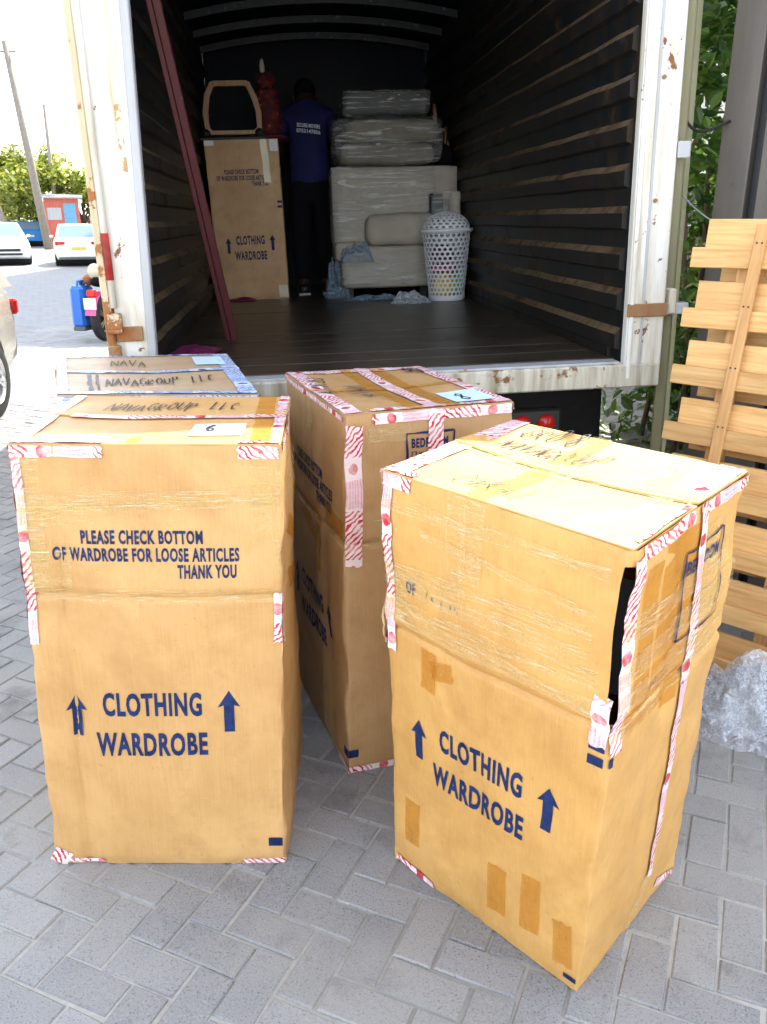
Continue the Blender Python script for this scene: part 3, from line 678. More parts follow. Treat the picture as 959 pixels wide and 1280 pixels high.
# torn paper tongue at the split left edge and the dark clothes showing in the front split
mb = MB()
def tongue(p, q):
    h = .735 - .125 * p; base = kR.P(3, .985, h, .004); n = Vector((-.62, -.35, 0))
    return base + n * (.022 * math.sin(p * 3.0) + (q - .5) * .012 * (1 - .6 * p)) + Vector((0, 0, .004 * math.sin(p * 19)))
mb.grid(tongue, 10, 2); mb.build('torn_tongue', PAPER_KRAFT, kR.root, smooth=True, world=True)
mb = MB(); c0 = kR.P(0, .90, .72, -.055)
mb.grid(lambda p, q: c0 + Vector((-.03 + .085 * p, .03 - .060 * p, -.03 + .24 * q)) + Vector((.01, .01, 0)) * mn.noise(Vector((p * 4, q * 7, 3))), 8, 14); mb.build('packed_clothes', plain('charcoal_cloth', (.03, .03, .035), .9), kR.root, smooth=True, world=True)

# ---- middle carton, turned
kM = Carton([(-.109, 2.161), (.36, 2.31), (.13, 2.89), (-.325, 2.76)], [(-.103, 2.14, 1.12), (.358, 2.31, 1.12), (.125, 2.887, 1.12), (-.32, 2.76, 1.12)],
            'wardrobe carton turned cornerwise between the two nearest, printed BEDROOM on one side', CARD_M, 8.8, GRP, waist=.675, wear=1.3, seam=.5)
kM.standard_print(3)
for p, q in (((.357, .945), (.64, .945)), ((.357, .74), (.64, .74)), ((.357, .74), (.357, .945)), ((.64, .74), (.64, .945))): kM.strip([(0, p, q, .005)], INK, 'printed_frame', off=.0015, rag=0)
kM.flat(0, TEXTS['BEDROOM'], (.385, .605, .908, .932), INK, 'lettering')
for hh in (.885, .855, .825):
    kM.flat(0, TEXTS['MASTER'], (.43, .53, hh, hh + .014), INK, 'lettering')
    for p, q in (((.387, hh - .001), (.412, hh - .001)), ((.387, hh + .015), (.412, hh + .015)), ((.388, hh), (.388, hh + .015)), ((.411, hh), (.411, hh + .015))): kM.strip([(0, p, q, .0022)], INK, 'printed_checkbox', off=.0015, rag=0)
kM.edge_tape(0, .16, 1.0, ws=.028, wt=.03); kM.edge_tape(3, .0, 1.0, ws=.014, wt=.05); kM.edge_tape(1, .0, 1.0, ws=.02, wt=.04); kM.edge_tape(2, .0, 1.0, ws=.02, wt=.045)
kM.strip([(0, (.050, .975), (.047, .615), .048)], TAPE_RED, off=.002)
kM.strip([('t', (.53, 1.0), (.53, .0), .045), (0, (.53, 1.0), (.53, .82), .045)], TAPE_RED, off=.0026)
for aa in (.42, .64): kM.strip([('t', (aa, 1.0), (aa, .0), .045)], TAPE_TAN, 'brown_tape', off=.0018)
kM.strip([('t', (0, .5), (1, .5), .03)], TAPE_TAN, 'brown_tape', off=.0022)
kM.rect('t', (.70, .95, .07, .30), PAPER_BLUE, 'label', .0036); kM.write('t', '8', (.77, .12), (.09, 0), (0, .13), wpx=.003)
kM.write('t', 'NAVA', (.36, .60), (-.004, -.085), (-.13, .0), wpx=.003); kM.write('t', 'ULKIA', (.16, .78), (-.006, -.09), (-.12, .0), wpx=.003); kM.write('t', 'GRO', (.80, .85), (.05, -.03), (.02, .12), wpx=.0025)
kM.rect(0, (.86, .985, .022, .045), INK, 'printed_bar'); kM.rect(0, (.004, .07, .050, .075), INK, 'printed_bar'); kM.rect(3, (.94, .996, .050, .075), INK, 'printed_bar')
kM.strip([(0, (.0, .012), (.3, .008), .022)], TAPE_RED); kM.strip([(3, (.85, .010), (1.0, .012), .022)], TAPE_RED)
kM.strip([(3, (.62, .72), (.62, .52), .05)], TAPE_TAN, 'brown_tape'); kM.strip([(3, (.35, .66), (.66, .60), .05)], TAPE_TAN, 'brown_tape', off=.002); kM.strip([(3, (.75, .72), (.98, .70), .06)], TAPE_TAN, 'brown_tape')
kM.strip([(0, (.13, .95), (.38, .95), .05)], TAPE_CLEAR, 'clear_tape'); kM.film(0, (0, .67), (1, .675), .02); kM.film(3, (0, .675), (1, .672), .02); kM.strip([(0, (.2, .76), (.2, .66), .05)], TAPE_CLEAR, 'clear_tape')
kM.strip([(3, (.5, 1.0), (.5, .90), .05)], TAPE_CLEAR, 'clear_tape')

# ---- back left carton with blue tape
kB = Carton([(-.93, 2.375), (-.36, 2.39), (-.575, 3.1), (-1.17, 3.02)], [(-.93, 2.375, 1.125), (-.36, 2.39, 1.125), (-.575, 3.1, 1.13), (-1.17, 3.02, 1.13)],
            'carton sealed with blue printed tape at the tail of the truck', CARD_B, 12.1, GRP, waist=0, seam=.55)
kB.edge_tape(0, 0, 1, TAPE_BLUE, .03, .04); kB.edge_tape(1, 0, 1, TAPE_BLUE, .03, .05); kB.edge_tape(2, 0, 1, TAPE_BLUE, .03, .012); kB.edge_tape(3, 0, 1, TAPE_RED, .03, .03)
kB.strip([('t', (0, .56), (1, .575), .035)], TAPE_BLUE, off=.0026); kB.strip([('t', (.17, .05), (.17, .5), .012)], PEN, 'pen_line'); kB.strip([('t', (.21, .05), (.21, .5), .008)], PEN, 'pen_line')
kB.write('t', 'NAVAGROUP  LLC', (.25, .20), (.052, .008), (.01, .16), wpx=.0026); kB.write('t', 'NAVA', (.30, .72), (.06, 0), (.01, .14), wpx=.002)
kB.rect('t', (.78, .95, .70, .93), PAPER_BLUE, 'label', .0036)

# ================================================================ TRUCK
T = Matrix.Translation((.014, 3.40, 1.02)) @ Euler((0, R(-1.7), R(6.5)), 'XYZ').to_matrix().to_4x4()
TZ = Matrix.Rotation(R(6.5), 4, 'Z') @ Matrix.Rotation(R(-1.7), 4, 'Y'); TZ.translation = (.014, 3.40, 1.02); T = TZ
LEN = 4.9; HT = 2.05; WX = .975
truck = thing('box_truck', 'old white box truck with its rear doors open and dark cargo bay', 'truck', T)
# bed planks, laid across
pk = .245
for k in range(20):
    mb = MB(); y0 = .06 + k * pk; w = min(pk, LEN - y0)
    mb.box((0, y0 + w / 2, -.022 + random.uniform(-.0012, .0012)), (2 * WX + .02, w - .006, .044), rot=(random.gauss(0, .004), random.gauss(0, .0008), 0), bev=.003)
    mb.build('bed_plank', BED_WOOD, truck)
MB().box((0, LEN / 2, -.07), (2 * WX + .02, LEN, .05)).build('bed_frame', BLACKMETAL, truck)
# side walls: a sheet and its pressed ribs
NR = 12
for sx in (-1, 1):
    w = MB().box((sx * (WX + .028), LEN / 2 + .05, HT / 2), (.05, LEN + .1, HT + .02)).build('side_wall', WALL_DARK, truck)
    for k in range(NR):
        z = .10 + k * .158; mb = MB()
        pr = [(0, -.062), (.022, -.052), (.022, .004), (0, .030)]
        vs = []
        NY = 24
        for j in range(NY + 1):
            y = .02 + (LEN - .03) * j / NY; dz = .006 * mn.noise(Vector((j * .6, k, sx))); dx = .003 * mn.noise(Vector((j * .8, k + 9, sx)))
            for (a, b) in pr: vs.append((sx * (WX + .0035 - a + (dx if a else 0)), y, z + b + dz))
        fs = [[j * 4 + q, j * 4 + q + 1, (j + 1) * 4 + q + 1, (j + 1) * 4 + q] for j in range(NY) for q in range(3)] + [[0, 1, 2, 3], [NY * 4 + q for q in (3, 2, 1, 0)]]
        mb.add(vs, fs); mb.mi = [1 if (i < NY * 3 and i % 3 == 2) else 0 for i in range(len(fs))]; mb.build('wall_rib', [RIB_DARK, RIB_LIT_DUST], w, recalc=True)
    # kick strip along the floor
    MB().box((sx * (WX - .006), LEN / 2 + .05, .022), (.018, LEN - .1, .044), bev=.003).build('kick_strip', RIB_DARK, w)
    # outer cladding
    mb = MB()
    for k in range(7): mb.box((sx * (WX + .058), LEN / 2 + .05, .15 + k * .3), (.012, LEN + .06, .27), bev=.004)
    mb.build('outer_cladding', CREAM_PAINT, truck)['kind'] = 'stuff'
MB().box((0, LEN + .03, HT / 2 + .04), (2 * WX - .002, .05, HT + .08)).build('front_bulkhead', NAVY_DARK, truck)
# arched ceiling and bows
def arch(x): return HT - .10 * (x / WX) ** 2
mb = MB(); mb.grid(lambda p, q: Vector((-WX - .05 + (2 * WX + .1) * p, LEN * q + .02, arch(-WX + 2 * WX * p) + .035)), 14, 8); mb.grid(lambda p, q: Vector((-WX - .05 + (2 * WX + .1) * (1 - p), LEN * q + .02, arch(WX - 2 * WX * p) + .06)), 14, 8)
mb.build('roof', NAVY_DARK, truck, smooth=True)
for k in range(8):
    y = .35 + k * .62; mb = MB(); N = 16
    vs = []
    for i in range(N + 1):
        x = -WX + .004 + (2 * WX - .008) * i / N; z = arch(x)
        for dy, dz in ((-.028, .03), (-.02, -.018), (.02, -.018), (.028, .03)): vs.append((x, y + dy, z + dz))
    mb.add(vs, [[i * 4 + q, i * 4 + q + 1, (i + 1) * 4 + q + 1, (i + 1) * 4 + q] for i in range(N) for q in range(3)]); mb.build('roof_bow', BOW, truck, smooth=30, recalc=True)
# rear frame
def post(sx, x0, x1, mat, name, y0=-.045, y1=.06, z0=-.10, z1=2.16):
    return MB().box(((x0 + x1) / 2, (y0 + y1) / 2, (z0 + z1) / 2), (abs(x1 - x0), y1 - y0, z1 - z0), bev=.006).build(name, mat, truck)
pr_ = post(1, .980, 1.135, WHITE_PAINT, 'corner_post')
for z in (.62, 1.05): MB().tube([(1.06, -.044, z), (1.06, -.052, z)], .008, 8).build('rivet', RUST, pr_)
MB().box((.992, -.050, 1.03), (.018, .012, 2.2), bev=.003).build('post_flange', WHITE_PAINT, pr_)
MB().box((1.040, -.047, 1.03), (.010, .008, 2.2), bev=.002).build('post_groove', GREY_STEEL, pr_)
MB().box((1.058, -.050, .205), (.165, .014, .052), bev=.003).build('rust_band', RUST, pr_)
MB().box((1.185, -.02, .205), (.10, .05, .045), bev=.004).build('hinge', GREY_STEEL, pr_)
MB().box((1.165, -.02, .235), (.03, .06, .10), bev=.006).build('hinge_knuckle', WHITE_PAINT, pr_)
MB().box((1.158, -.050, .80), (.050, .010, .060), bev=.003).build('hinge_plate', GREY_STEEL, pr_)
MB().box((.99, -.049, -.062), (.25, .010, .06), bev=.003).build('rust_band', RUST, pr_)
# left post leans a little inwards at the top, grey seal strip on the inside, rod and handle
pl = MB(); pl.add([(-1.035, -.045, -.1), (-.935, -.045, -.1), (-.935, .06, -.1), (-1.035, .06, -.1), (-1.015, -.045, 2.16), (-.845, -.045, 2.16), (-.845, .06, 2.16), (-1.015, .06, 2.16)],
                  [[0, 1, 5, 4], [1, 2, 6, 5], [2, 3, 7, 6], [3, 0, 4, 7], [4, 5, 6, 7], [3, 2, 1, 0]])
pl = pl.build('corner_post', WHITE_PAINT, truck)
mb = MB(); mb.beam((-.918, -.030, -.1), (-.835, -.030, 2.16), .032, .05, up=(0, 1, 0), bev=.004); mb.build('seal_strip', GREY_STEEL, pl)
mb = MB(); mb.beam((-1.055, -.048, -.1), (-1.045, -.048, 2.16), .030, .05, up=(0, 1, 0), bev=.006); mb.build('outer_flange', CREAM_PAINT, pl)
mb = MB(); mb.tube([(-1.028, -.066, .30), (-1.020, -.066, 2.1)], .013, 10); rod = mb.build('lock_rod', WHITE_PAINT, pl, smooth=True)
mb = MB(); mb.tube([(-1.0275, -.067, .40), (-1.0265, -.067, .565)], .0142, 10); mb.build('red_sleeve', plain('red_brown_paint', (.30, .02, .012), .6, var=.6, scale=14), rod, smooth=True)
mb = MB(); mb.box((-1.03, -.072, .25), (.052, .035, .06), bev=.006); mb.tube([(-1.055, -.085, .215), (-1.005, -.085, .215)], .010, 8); mb.build('rod_bracket', CREAM_PAINT, pl)
MB().box((-.985, -.051, .20), (.10, .014, .055), bev=.003).build('rust_band', RUST, pl)
MB().box((-1.045, -.06, .05), (.045, .035, .22), bev=.005).build('rust_band', RUST, pl)
MB().box((-.93, -.047, .88), (.020, .006, .22), bev=.002).build('rust_patch', m_painted('flaking_paint', (.70, .66, .55), rust=(.30, .17, .08), amount=1.15, scale=22), pl)
MB().box((0, .0, HT + .03), (2.30, .10, .22), bev=.008).build('header', WHITE_PAINT, truck)
sill = MB().box((.03, -.005, -.0575), (2.20, .10, .095), bev=.006).build('rear_sill', SILL_PAINT, truck)
MB().box((.0, .012, -.006), (2 * WX - .02, .085, .010), bev=.002).build('floor_lip', GREY_STEEL, sill)
# open doors folded back beside the body
def door_leaf(x, sgn, ang, mat, dz0, dz1):
    d = Vector((sgn * math.sin(ang), math.cos(ang), 0)); n = Vector((math.cos(ang) * sgn, -math.sin(ang), 0))
    mb = MB(); a = Vector((x, .02, (dz0 + dz1) / 2)); b = a + d * .98
    mb.beam(a, b, .045, dz1 - dz0, bev=.006); dr = mb.build('rear_door', mat, truck)
    for z in (.25, .95, 1.7):
        mb = MB(); mb.beam(a + Vector((0, 0, z - (dz0 + dz1) / 2)) - d * .02 - n * .03, a + d * .25 + Vector((0, 0, z - (dz0 + dz1) / 2)) - n * .03, .014, .05, bev=.003); mb.build('door_strap', GREY_STEEL, dr)
    mb = MB(); mb.beam(b + Vector((0, 0, -(dz1 - dz0) / 2)), b + Vector((0, 0, (dz1 - dz0) / 2)), .06, .03, up=n, bev=.005); mb.build('door_edge', mat, dr); return dr
door_leaf(1.170, 1, R(26.5), OLIVE_PAINT, -.62, 2.2)
door_leaf(-1.055, -1, R(5), CREAM_PAINT, -.10, 2.1)
# chassis, lamps, wheels, cab
for sx in (-1, 1): MB().box((sx * .38, LEN / 2 + .6, -.24), (.08, LEN + 1.4, .20), bev=.005).build('chassis_rail', BLACKMETAL, truck)
for y in (.35, 1.3, 2.3, 3.3): MB().box((0, y, -.13), (1.9, .08, .07)).build('cross_member', BLACKMETAL, truck)
MB().box((0, .25, -.50), (1.85, .08, .10), bev=.01).build('under_run_bar', BLACKMETAL, truck)
for sx in (-1, 1):
    lm = MB().box((sx * .62, .22, -.30), (.36, .05, .13), bev=.01).build('lamp_cluster', BLACKMETAL, truck)
    for q, (dx, m) in enumerate(((-.11, REDLENS), (0, REDLENS), (.11, REDLENS))): MB().lathe([(.0, .012), (.035, .01), (.042, 0)], 12, Matrix.Translation((sx * .62 + dx, .194, -.30)) @ Matrix.Rotation(R(90), 4, 'X')).build('lamp_lens', m, lm, smooth=True)
def wheel_mesh_parts(M, parent, r=.4, w=.22, spokes=5, rimmat=CHROME, name='wheel', tname='tyre', double=True):
    """a wheel whose axle is local x"""
    X = M @ Matrix.Rotation(R(90), 4, 'Y')
    ty = MB(); ty.lathe([(r * .64, -w / 2), (r * .86, -w / 2), (r * .97, -w * .40), (r, -w * .22), (r, w * .22), (r * .97, w * .40), (r * .86, w / 2), (r * .64, w / 2), (r * .60, 0), (r * .64, -w / 2)], 32, X)
    wo = ty.build(tname, BLACK, parent, smooth=40)
    rm = MB(); rm.lathe([(r * .64, -w * .48), (r * .60, -w * .30), (r * .58, w * .30), (r * .64, w * .48)], 32, X)
    for sg in (-1, 1):
        for k in range(spokes):
            a = 2 * math.pi * k / spokes
            for da in ((-.13, .13) if double else (0,)):
                p0 = X @ Vector((r * .10 * math.cos(a), r * .10 * math.sin(a), sg * w * .36)); p1 = X @ Vector((r * .61 * math.cos(a + da), r * .61 * math.sin(a + da), sg * w * .42))
                rm.beam(p0, p1, r * .07, r * .05, up=X.to_3x3() @ Vector((0, 0, 1)))
        rm.lathe([(0, sg * w * .42), (r * .12, sg * w * .41), (r * .14, sg * w * .30)], 12, X)
    rm.build('rim', rimmat, wo, smooth=40)
    dk = MB(); dk.lathe([(0, -w * .1), (r * .56, -w * .1), (r * .56, w * .1), (0, w * .1)], 24, X); dk.build('brake_disc', BLACKMETAL, wo)
    return wo
for sx in (-1, 1):
    for dx in (.62, .86): wheel_mesh_parts(Matrix.Translation((sx * dx, 1.35, -.62)), truck, .40, .20, 6, GREY_STEEL, double=False)
    wheel_mesh_parts(Matrix.Translation((sx * .80, 5.75, -.62)), truck, .40, .20, 6, GREY_STEEL, double=False)
    MB().box((sx * .60, .62, -.50), (1.08, .02, .74), bev=.004).build('dark_under_flap', BLACK, truck)  # wide black flaps added to darken the space under the truck
mb = MB(); mb.prism([(-.85, -.55), (.85, -.55), (.85, .25), (.62, 1.05), (-.85, 1.10)], 1.85, Matrix.Translation((0, 5.9, 0)) @ Matrix.Rotation(R(90), 4, 'Z')); mb.build('cab', WHITE_PAINT, truck)
mb = MB(); mb.box((0, 6.66, .62), (1.6, .02, .62), rot=(R(16), 0, 0)); mb.build('windscreen', GLASS, truck)

# ================================================================ CARGO
def TL(x, y, z=0.0): return T @ Matrix.Translation((x, y, z))
def TP(x, y, z=0.0): return T @ Vector((x, y, z))
zup = (T.to_3x3() @ Vector((0, 0, 1)))
# carton inside
b = [TP(-.905, 3.57), TP(-.365, 3.56), TP(-.365, 4.05), TP(-.905, 4.05)]; tt = [TP(-.925, 3.55, 1.165), TP(-.375, 3.54, 1.165), TP(-.375, 4.05, 1.165), TP(-.925, 4.05, 1.165)]
kC = Carton(b, tt, 'clean brown wardrobe carton standing inside the truck', m_cardboard('cardboard_clean', (.60, .37, .18), 21.0), 15.5, waist=0, wear=.5, up=zup)
kC.standard_print(0, dh=-.04, ds=.04); kC.strip([(0, (.80, 1.0), (.82, .74), .05)], plain('cream_tape', (.75, .66, .45), .3), 'paper_tape', off=.003); kC.rect(0, (.88, .99, .93, 1.0), PAPER, 'label', .0035); kC.rect(0, (.0, .13, .97, 1.0), PAPER, 'label')
kC.rect(0, (.93, .995, .615, .630), INK, 'printed_bar'); kC.rect(0, (.93, .995, .585, .60), INK, 'printed_bar'); kC.rect(0, (.86, .99, .01, .09), plain('cream_label', (.7, .6, .42), .4), 'label')
# wooden chair back frame on top of it
ch = thing('wooden_chair', 'honey coloured wooden chair frame lying on the carton in the truck', 'chair', TL(-.71, 3.72, 1.172))
ring = [(-.205, .07), (-.215, .20), (-.19, .33), (-.145, .405), (-.12, .415), (.12, .415), (.15, .405), (.20, .30), (.225, .20), (.22, .07), (.19, .045), (-.18, .045)]
mb = MB(); vs = []
cx, cz = 0, .22
for (x, z) in ring:
    d = Vector((x - cx, z - cz)).normalized()
    for (o, y) in ((0, -.022), (0, .022), (-.042, .022), (-.042, -.022)): vs.append((x + d.x * o, y, z + d.y * o))
n = len(ring); mb.add(vs, [[i * 4 + q, i * 4 + (q + 1) % 4, ((i + 1) % n) * 4 + (q + 1) % 4, ((i + 1) % n) * 4 + q] for i in range(n) for q in range(4)]); mb.build('frame_ring', OAK, ch, recalc=True)
for sx in (-1, 1): MB().lathe([(0, .05), (.03, .045), (.035, .02), (.03, -.02), (0, -.03)], 14, Matrix.Translation((sx * .20, -.03, .05)) @ Matrix.Rotation(R(90), 4, 'X')).build('castor', BLACKMETAL, ch, smooth=True)
MB().box((0, .05, .012), (.50, .30, .024), bev=.006).build('seat_board', BLACKMETAL, ch)
# maroon blanket and red patterned bag
t = NT('red_patterned_cloth'); vz = t.node('ShaderNodeTexVoronoi'); vz.inputs['Scale'].default_value = 22; t.link(t.coord(), vz.inputs['Vector'])
t.color(t.ramp(vz.outputs['Distance'], [(0.0, (.35, .20, .14)), (.22, (.20, .018, .012)), (.6, (.07, .006, .008))])); t.set(Roughness=.8); REDPAT = t.m
def blob(name, mat, parent, c, r, amp=.12, freq=3, seg=(20, 12), flat=0.0, rot=(0, 0, 0)):
    mb = MB(); E_ = Euler(rot).to_matrix()
    def fn(p, q):
        a = 2 * math.pi * p; ph = math.pi * (q - .5)
        d = Vector((math.cos(ph) * math.cos(a), math.cos(ph) * math.sin(a), math.sin(ph)))
        sgn = lambda x: math.copysign(abs(x) ** (1 - flat), x)
        e = Vector((sgn(d.x), sgn(d.y), sgn(d.z)))
        k = 1 + amp * mn.noise(d * freq + Vector(c) * 3)
        return Vector(c) + E_ @ Vector((e.x * r[0] * k, e.y * r[1] * k, e.z * r[2] * k))
    mb.grid(fn, *seg); return mb.build(name, mat, parent, smooth=True)
bg = thing('red_patterned_bag', 'red patterned cloth bag stuffed beside the chair frame in the truck', 'bag', TL(-.43, 3.86, 1.172))
blob('bag_body', REDPAT, bg, (0, 0, .19), (.10, .12, .20), .18, 2.5, flat=.25); blob('bag_mouth', REDPAT, bg, (-.01, 0, .42), (.075, .07, .08), .35, 3); blob('bag_knot', plain('pale_rope', (.5, .47, .42), .8), bg, (-.03, -.02, .52), (.02, .02, .06), .2, 3)
bl = tag(blob('maroon_blanket', plain('maroon_wool', (.13, .012, .03), .9), None, (0, 0, 0), (.16, .2, .022), .2, 3, flat=.4), 'folded maroon blanket under the red patterned bag in the truck', 'blanket'); bl.matrix_world = TL(-.45, 3.84, 1.192)

# ---- person standing with their back to us
def skin_mesh(verts, edges, radii, root=0, sub=2):
    me = bpy.data.meshes.new('skin_tmp'); me.from_pydata(verts, edges, []); ob = bpy.data.objects.new('skin_tmp', me); COL.objects.link(ob)
    md = ob.modifiers.new('skin', 'SKIN'); md.use_smooth_shade = True; md.branch_smoothing = .4
    for i, r in enumerate(radii): me.skin_vertices[0].data[i].radius = r if hasattr(r, '__len__') else (r, r); me.skin_vertices[0].data[i].use_root = (i == root)
    ms = ob.modifiers.new('sub', 'SUBSURF'); ms.levels = sub; ms.render_levels = sub
    dg = bpy.context.evaluated_depsgraph_get(); out = bpy.data.meshes.new_from_object(ob.evaluated_get(dg)); bpy.data.objects.remove(ob); bpy.data.meshes.remove(me)
    out.polygons.foreach_set('use_smooth', [True] * len(out.polygons)); return out
def mesh_obj(name, me, mat, parent):
    me.name = name; me.materials.clear(); me.materials.append(mat); o = bpy.data.objects.new(name, me); COL.objects.link(o); o.parent = parent; return o
pe = thing('person', 'person in navy t-shirt and black trousers, back turned, inside the truck', 'person', TL(-.135, 3.86, 0))
# joints (x right, y forward into the truck, z up): leaning slightly forward, arms reaching to the sofa and the bag
J = [(0, 0, .86), (0, .02, 1.05), (0, .06, 1.25), (0, .10, 1.40), (0, .17, 1.46), (0, .27, 1.52), (0, .33, 1.57),
     (-.16, .10, 1.38), (-.235, .20, 1.17), (-.20, .40, 1.08), (-.18, .47, 1.06), (.16, .10, 1.38), (.235, .20, 1.15), (.20, .40, 1.10), (.18, .47, 1.09),
     (-.09, 0, .80), (-.10, .02, .46), (-.10, -.01, .09), (-.105, .12, .035), (.09, 0, .80), (.10, .02, .46), (.095, -.01, .09), (.10, .12, .035)]
E_ = [(0, 1), (1, 2), (2, 3), (3, 4), (4, 5), (5, 6), (3, 7), (7, 8), (8, 9), (9, 10), (3, 11), (11, 12), (12, 13), (13, 14), (0, 15), (15, 16), (16, 17), (17, 18), (0, 19), (19, 20), (20, 21), (21, 22)]
rad = [(.15, .11), (.135, .095), (.155, .105), (.12, .085), (.055, .055), (.085, .095), (.070, .085), (.065, .06), (.045, .045), (.036, .036), (.03, .03), (.065, .06), (.045, .045), (.036, .036), (.03, .03),
       (.095, .095), (.065, .065), (.045, .045), (.035, .03), (.095, .095), (.065, .065), (.045, .045), (.035, .03)]
body = mesh_obj('body', skin_mesh(J, E_, rad), SKINDARK, pe)
# five fingers on each hand
for sx in (-1, 1):
    for k in range(5):
        bx = sx * (.18) + (k - 2) * .016 * 1.0; mbf = MB()
        if k == (0 if sx > 0 else 4): pts = [(bx + 0, .475, 1.07), (bx - sx * .03, .50, 1.055), (bx - sx * .04, .53, 1.05)]
        else: pts = [(bx, .48, 1.075), (bx, .525, 1.07), (bx, .55, 1.05), (bx, .555, 1.03)]
        mbf.tube(pts, [.009] * (len(pts) - 1) + [.006], 7); mbf.build('finger', SKINDARK, body, smooth=True)
sv = [(0, 0, .74), (0, .01, .93), (0, .03, 1.08), (0, .06, 1.24), (0, .10, 1.39), (0, .135, 1.455), (-.165, .105, 1.37), (-.235, .165, 1.22), (.165, .105, 1.37), (.235, .165, 1.22)]
sh = mesh_obj('t_shirt', skin_mesh(sv, [(0, 1), (1, 2), (2, 3), (3, 4), (4, 5), (4, 6), (6, 7), (4, 8), (8, 9)], [(.175, .13), (.17, .125), (.168, .122), (.18, .125), (.145, .105), (.075, .075), (.085, .08), (.072, .068), (.085, .08), (.072, .068)], 2), NAVY, pe)
tv = [(0, 0, .95), (0, 0, .85), (-.092, .0, .76), (-.10, .02, .46), (-.10, 0, .10), (.092, 0, .76), (.10, .02, .46), (.095, 0, .10)]
mesh_obj('trousers', skin_mesh(tv, [(0, 1), (1, 2), (2, 3), (3, 4), (1, 5), (5, 6), (6, 7)], [(.165, .125), (.165, .13), (.115, .12), (.085, .085), (.07, .075), (.115, .12), (.085, .085), (.07, .075)], 0), BLACKCLOTH, pe)
for sx in (-1, 1):
    so = blob('shoe', SHOE, pe, (sx * .10, .055, .045), (.052, .14, .045), .05, 2, flat=.3); MB().box((sx * .10, .055, .008), (.10, .28, .016), bev=.006).build('sole', SHOEWHITE, so)
hb = blob('hair', HAIR, pe, (0, .275, 1.565), (.088, .10, .095), .03, 4)
for k in (0, 1): blob('ear', SKINDARK, body, ((-1) ** k * .088, .30, 1.52), (.012, .022, .03), .05, 3, (10, 8))
blob('nose', SKINDARK, body, (0, .40, 1.50), (.016, .02, .022), .05, 3, (10, 8))
# lettering across the back of the shirt, laid on the cloth by ray
from mathutils.bvhtree import BVHTree
bvh = BVHTree.FromPolygons([v.co.copy() for v in sh.data.vertices], [list(p.vertices) for p in sh.data.polygons])
def back_text(body_, x0, x1, z0, z1, skew):
    vs, fs = TEXTS[body_]; out = []
    for (u, v) in vs:
        x = x0 + (x1 - x0) * u; z = z0 + (z1 - z0) * v + skew * u; hit = bvh.ray_cast(Vector((x, -.5, z)), Vector((0, 1, 0)))[0]
        out.append((x, (hit.y if hit else 0) - .004, z))
    mb = MB(); mb.add(out, fs); mb.build('shirt_lettering', plain('white_shirt_print', (.75, .77, .85), .7), sh)
back_text('SECURE-MOVERS', -.085, .095, 1.275, 1.305, -.02); back_text('0752147856', -.09, .095, 1.235, 1.265, -.022)

# ---- wrapped sofa and cushions
def cushion(parent, name, mat, x0, x1, y0, y1, z0, z1, rnd=.05, amp=.02, seed=0):
    mb = MB(); cx, cy, cz = (x0 + x1) / 2, (y0 + y1) / 2, (z0 + z1) / 2; hx, hy, hz = (x1 - x0) / 2, (y1 - y0) / 2, (z1 - z0) / 2
    bm = bmesh.new(); bmesh.ops.create_cube(bm, size=2.0); bmesh.ops.subdivide_edges(bm, edges=bm.edges[:], cuts=11, use_grid_fill=True)
    for v in bm.verts:
        p = Vector((v.co.x * hx, v.co.y * hy, v.co.z * hz)); q = Vector([max(-h + rnd, min(h - rnd, c_)) for c_, h in zip(p, (hx, hy, hz))]); d = p - q
        if d.length > 1e-6: p = q + d.normalized() * min(rnd, d.length if d.length < rnd else rnd)
        p += p.normalized() * amp * mn.noise(p * 5 + Vector((seed, 0, 0))); v.co = p + Vector((cx, cy, cz))
    bm.verts.index_update(); mb.add([v.co for v in bm.verts], [[v.index for v in f.verts] for f in bm.faces]); bm.free()
    return mb.build(name, mat, parent, smooth=True)
sf = thing('wrapped_sofa', 'grey beige sofa on end wrapped in clear stretch film inside the truck', 'sofa', TL(.49, 3.35, 0))
cushion(sf, 'seat_panel', SOFA, -.485, .475, .02, .62, .39, .945, .02, .006, 1)
cushion(sf, 'arm', SOFA, -.25, .28, -.16, .04, .385, .615, .07, .01, 2)
cushion(sf, 'base', SOFA, -.44, .28, -.12, .5, .075, .385, .035, .01, 3)
cushion(sf, 'lower_arm', SOFA, -.485, -.24, -.04, .4, .28, .42, .03, .01, 4)
for x in (-.38, .2): MB().box((x, .05, .038), (.06, .06, .076), bev=.006).build('foot', BLACKMETAL, sf)
cushion(sf, 'stretch_film', FILM, -.497, .30, -.006, .64, .36, .957, .02, .012, 7); cushion(sf, 'stretch_film', FILM, -.455, .29, -.135, .3, .10, .36, .03, .014, 8)
cs = thing('wrapped_seat_cushions', 'brown grey seat cushions in clear film stacked on the wrapped sofa', 'cushions', TL(.46, 3.45, .96))
cushion(cs, 'cushion', SOFADARK, -.38, .33, -.06, .5, .0, .155, .06, .012, 11); cushion(cs, 'cushion', SOFADARK, -.33, .37, -.10, .5, .16, .31, .06, .012, 12)
cushion(cs, 'stretch_film', FILM, -.42, .39, -.118, .52, -.0, .335, .05, .03, 17)
cd = thing('wrapped_dark_cushion', 'dark film-wrapped cushion on top of the cushion stack in the truck', 'cushion', TL(.46, 3.48, 1.30))
cushion(cd, 'pad', plain('dark_slate_cloth', (.025, .032, .036), .8), -.33, .31, -.04, .5, .0, .17, .05, .012, 13); cushion(cd, 'stretch_film', FILM, -.34, .32, -.055, .51, .0, .182, .04, .02, 19)
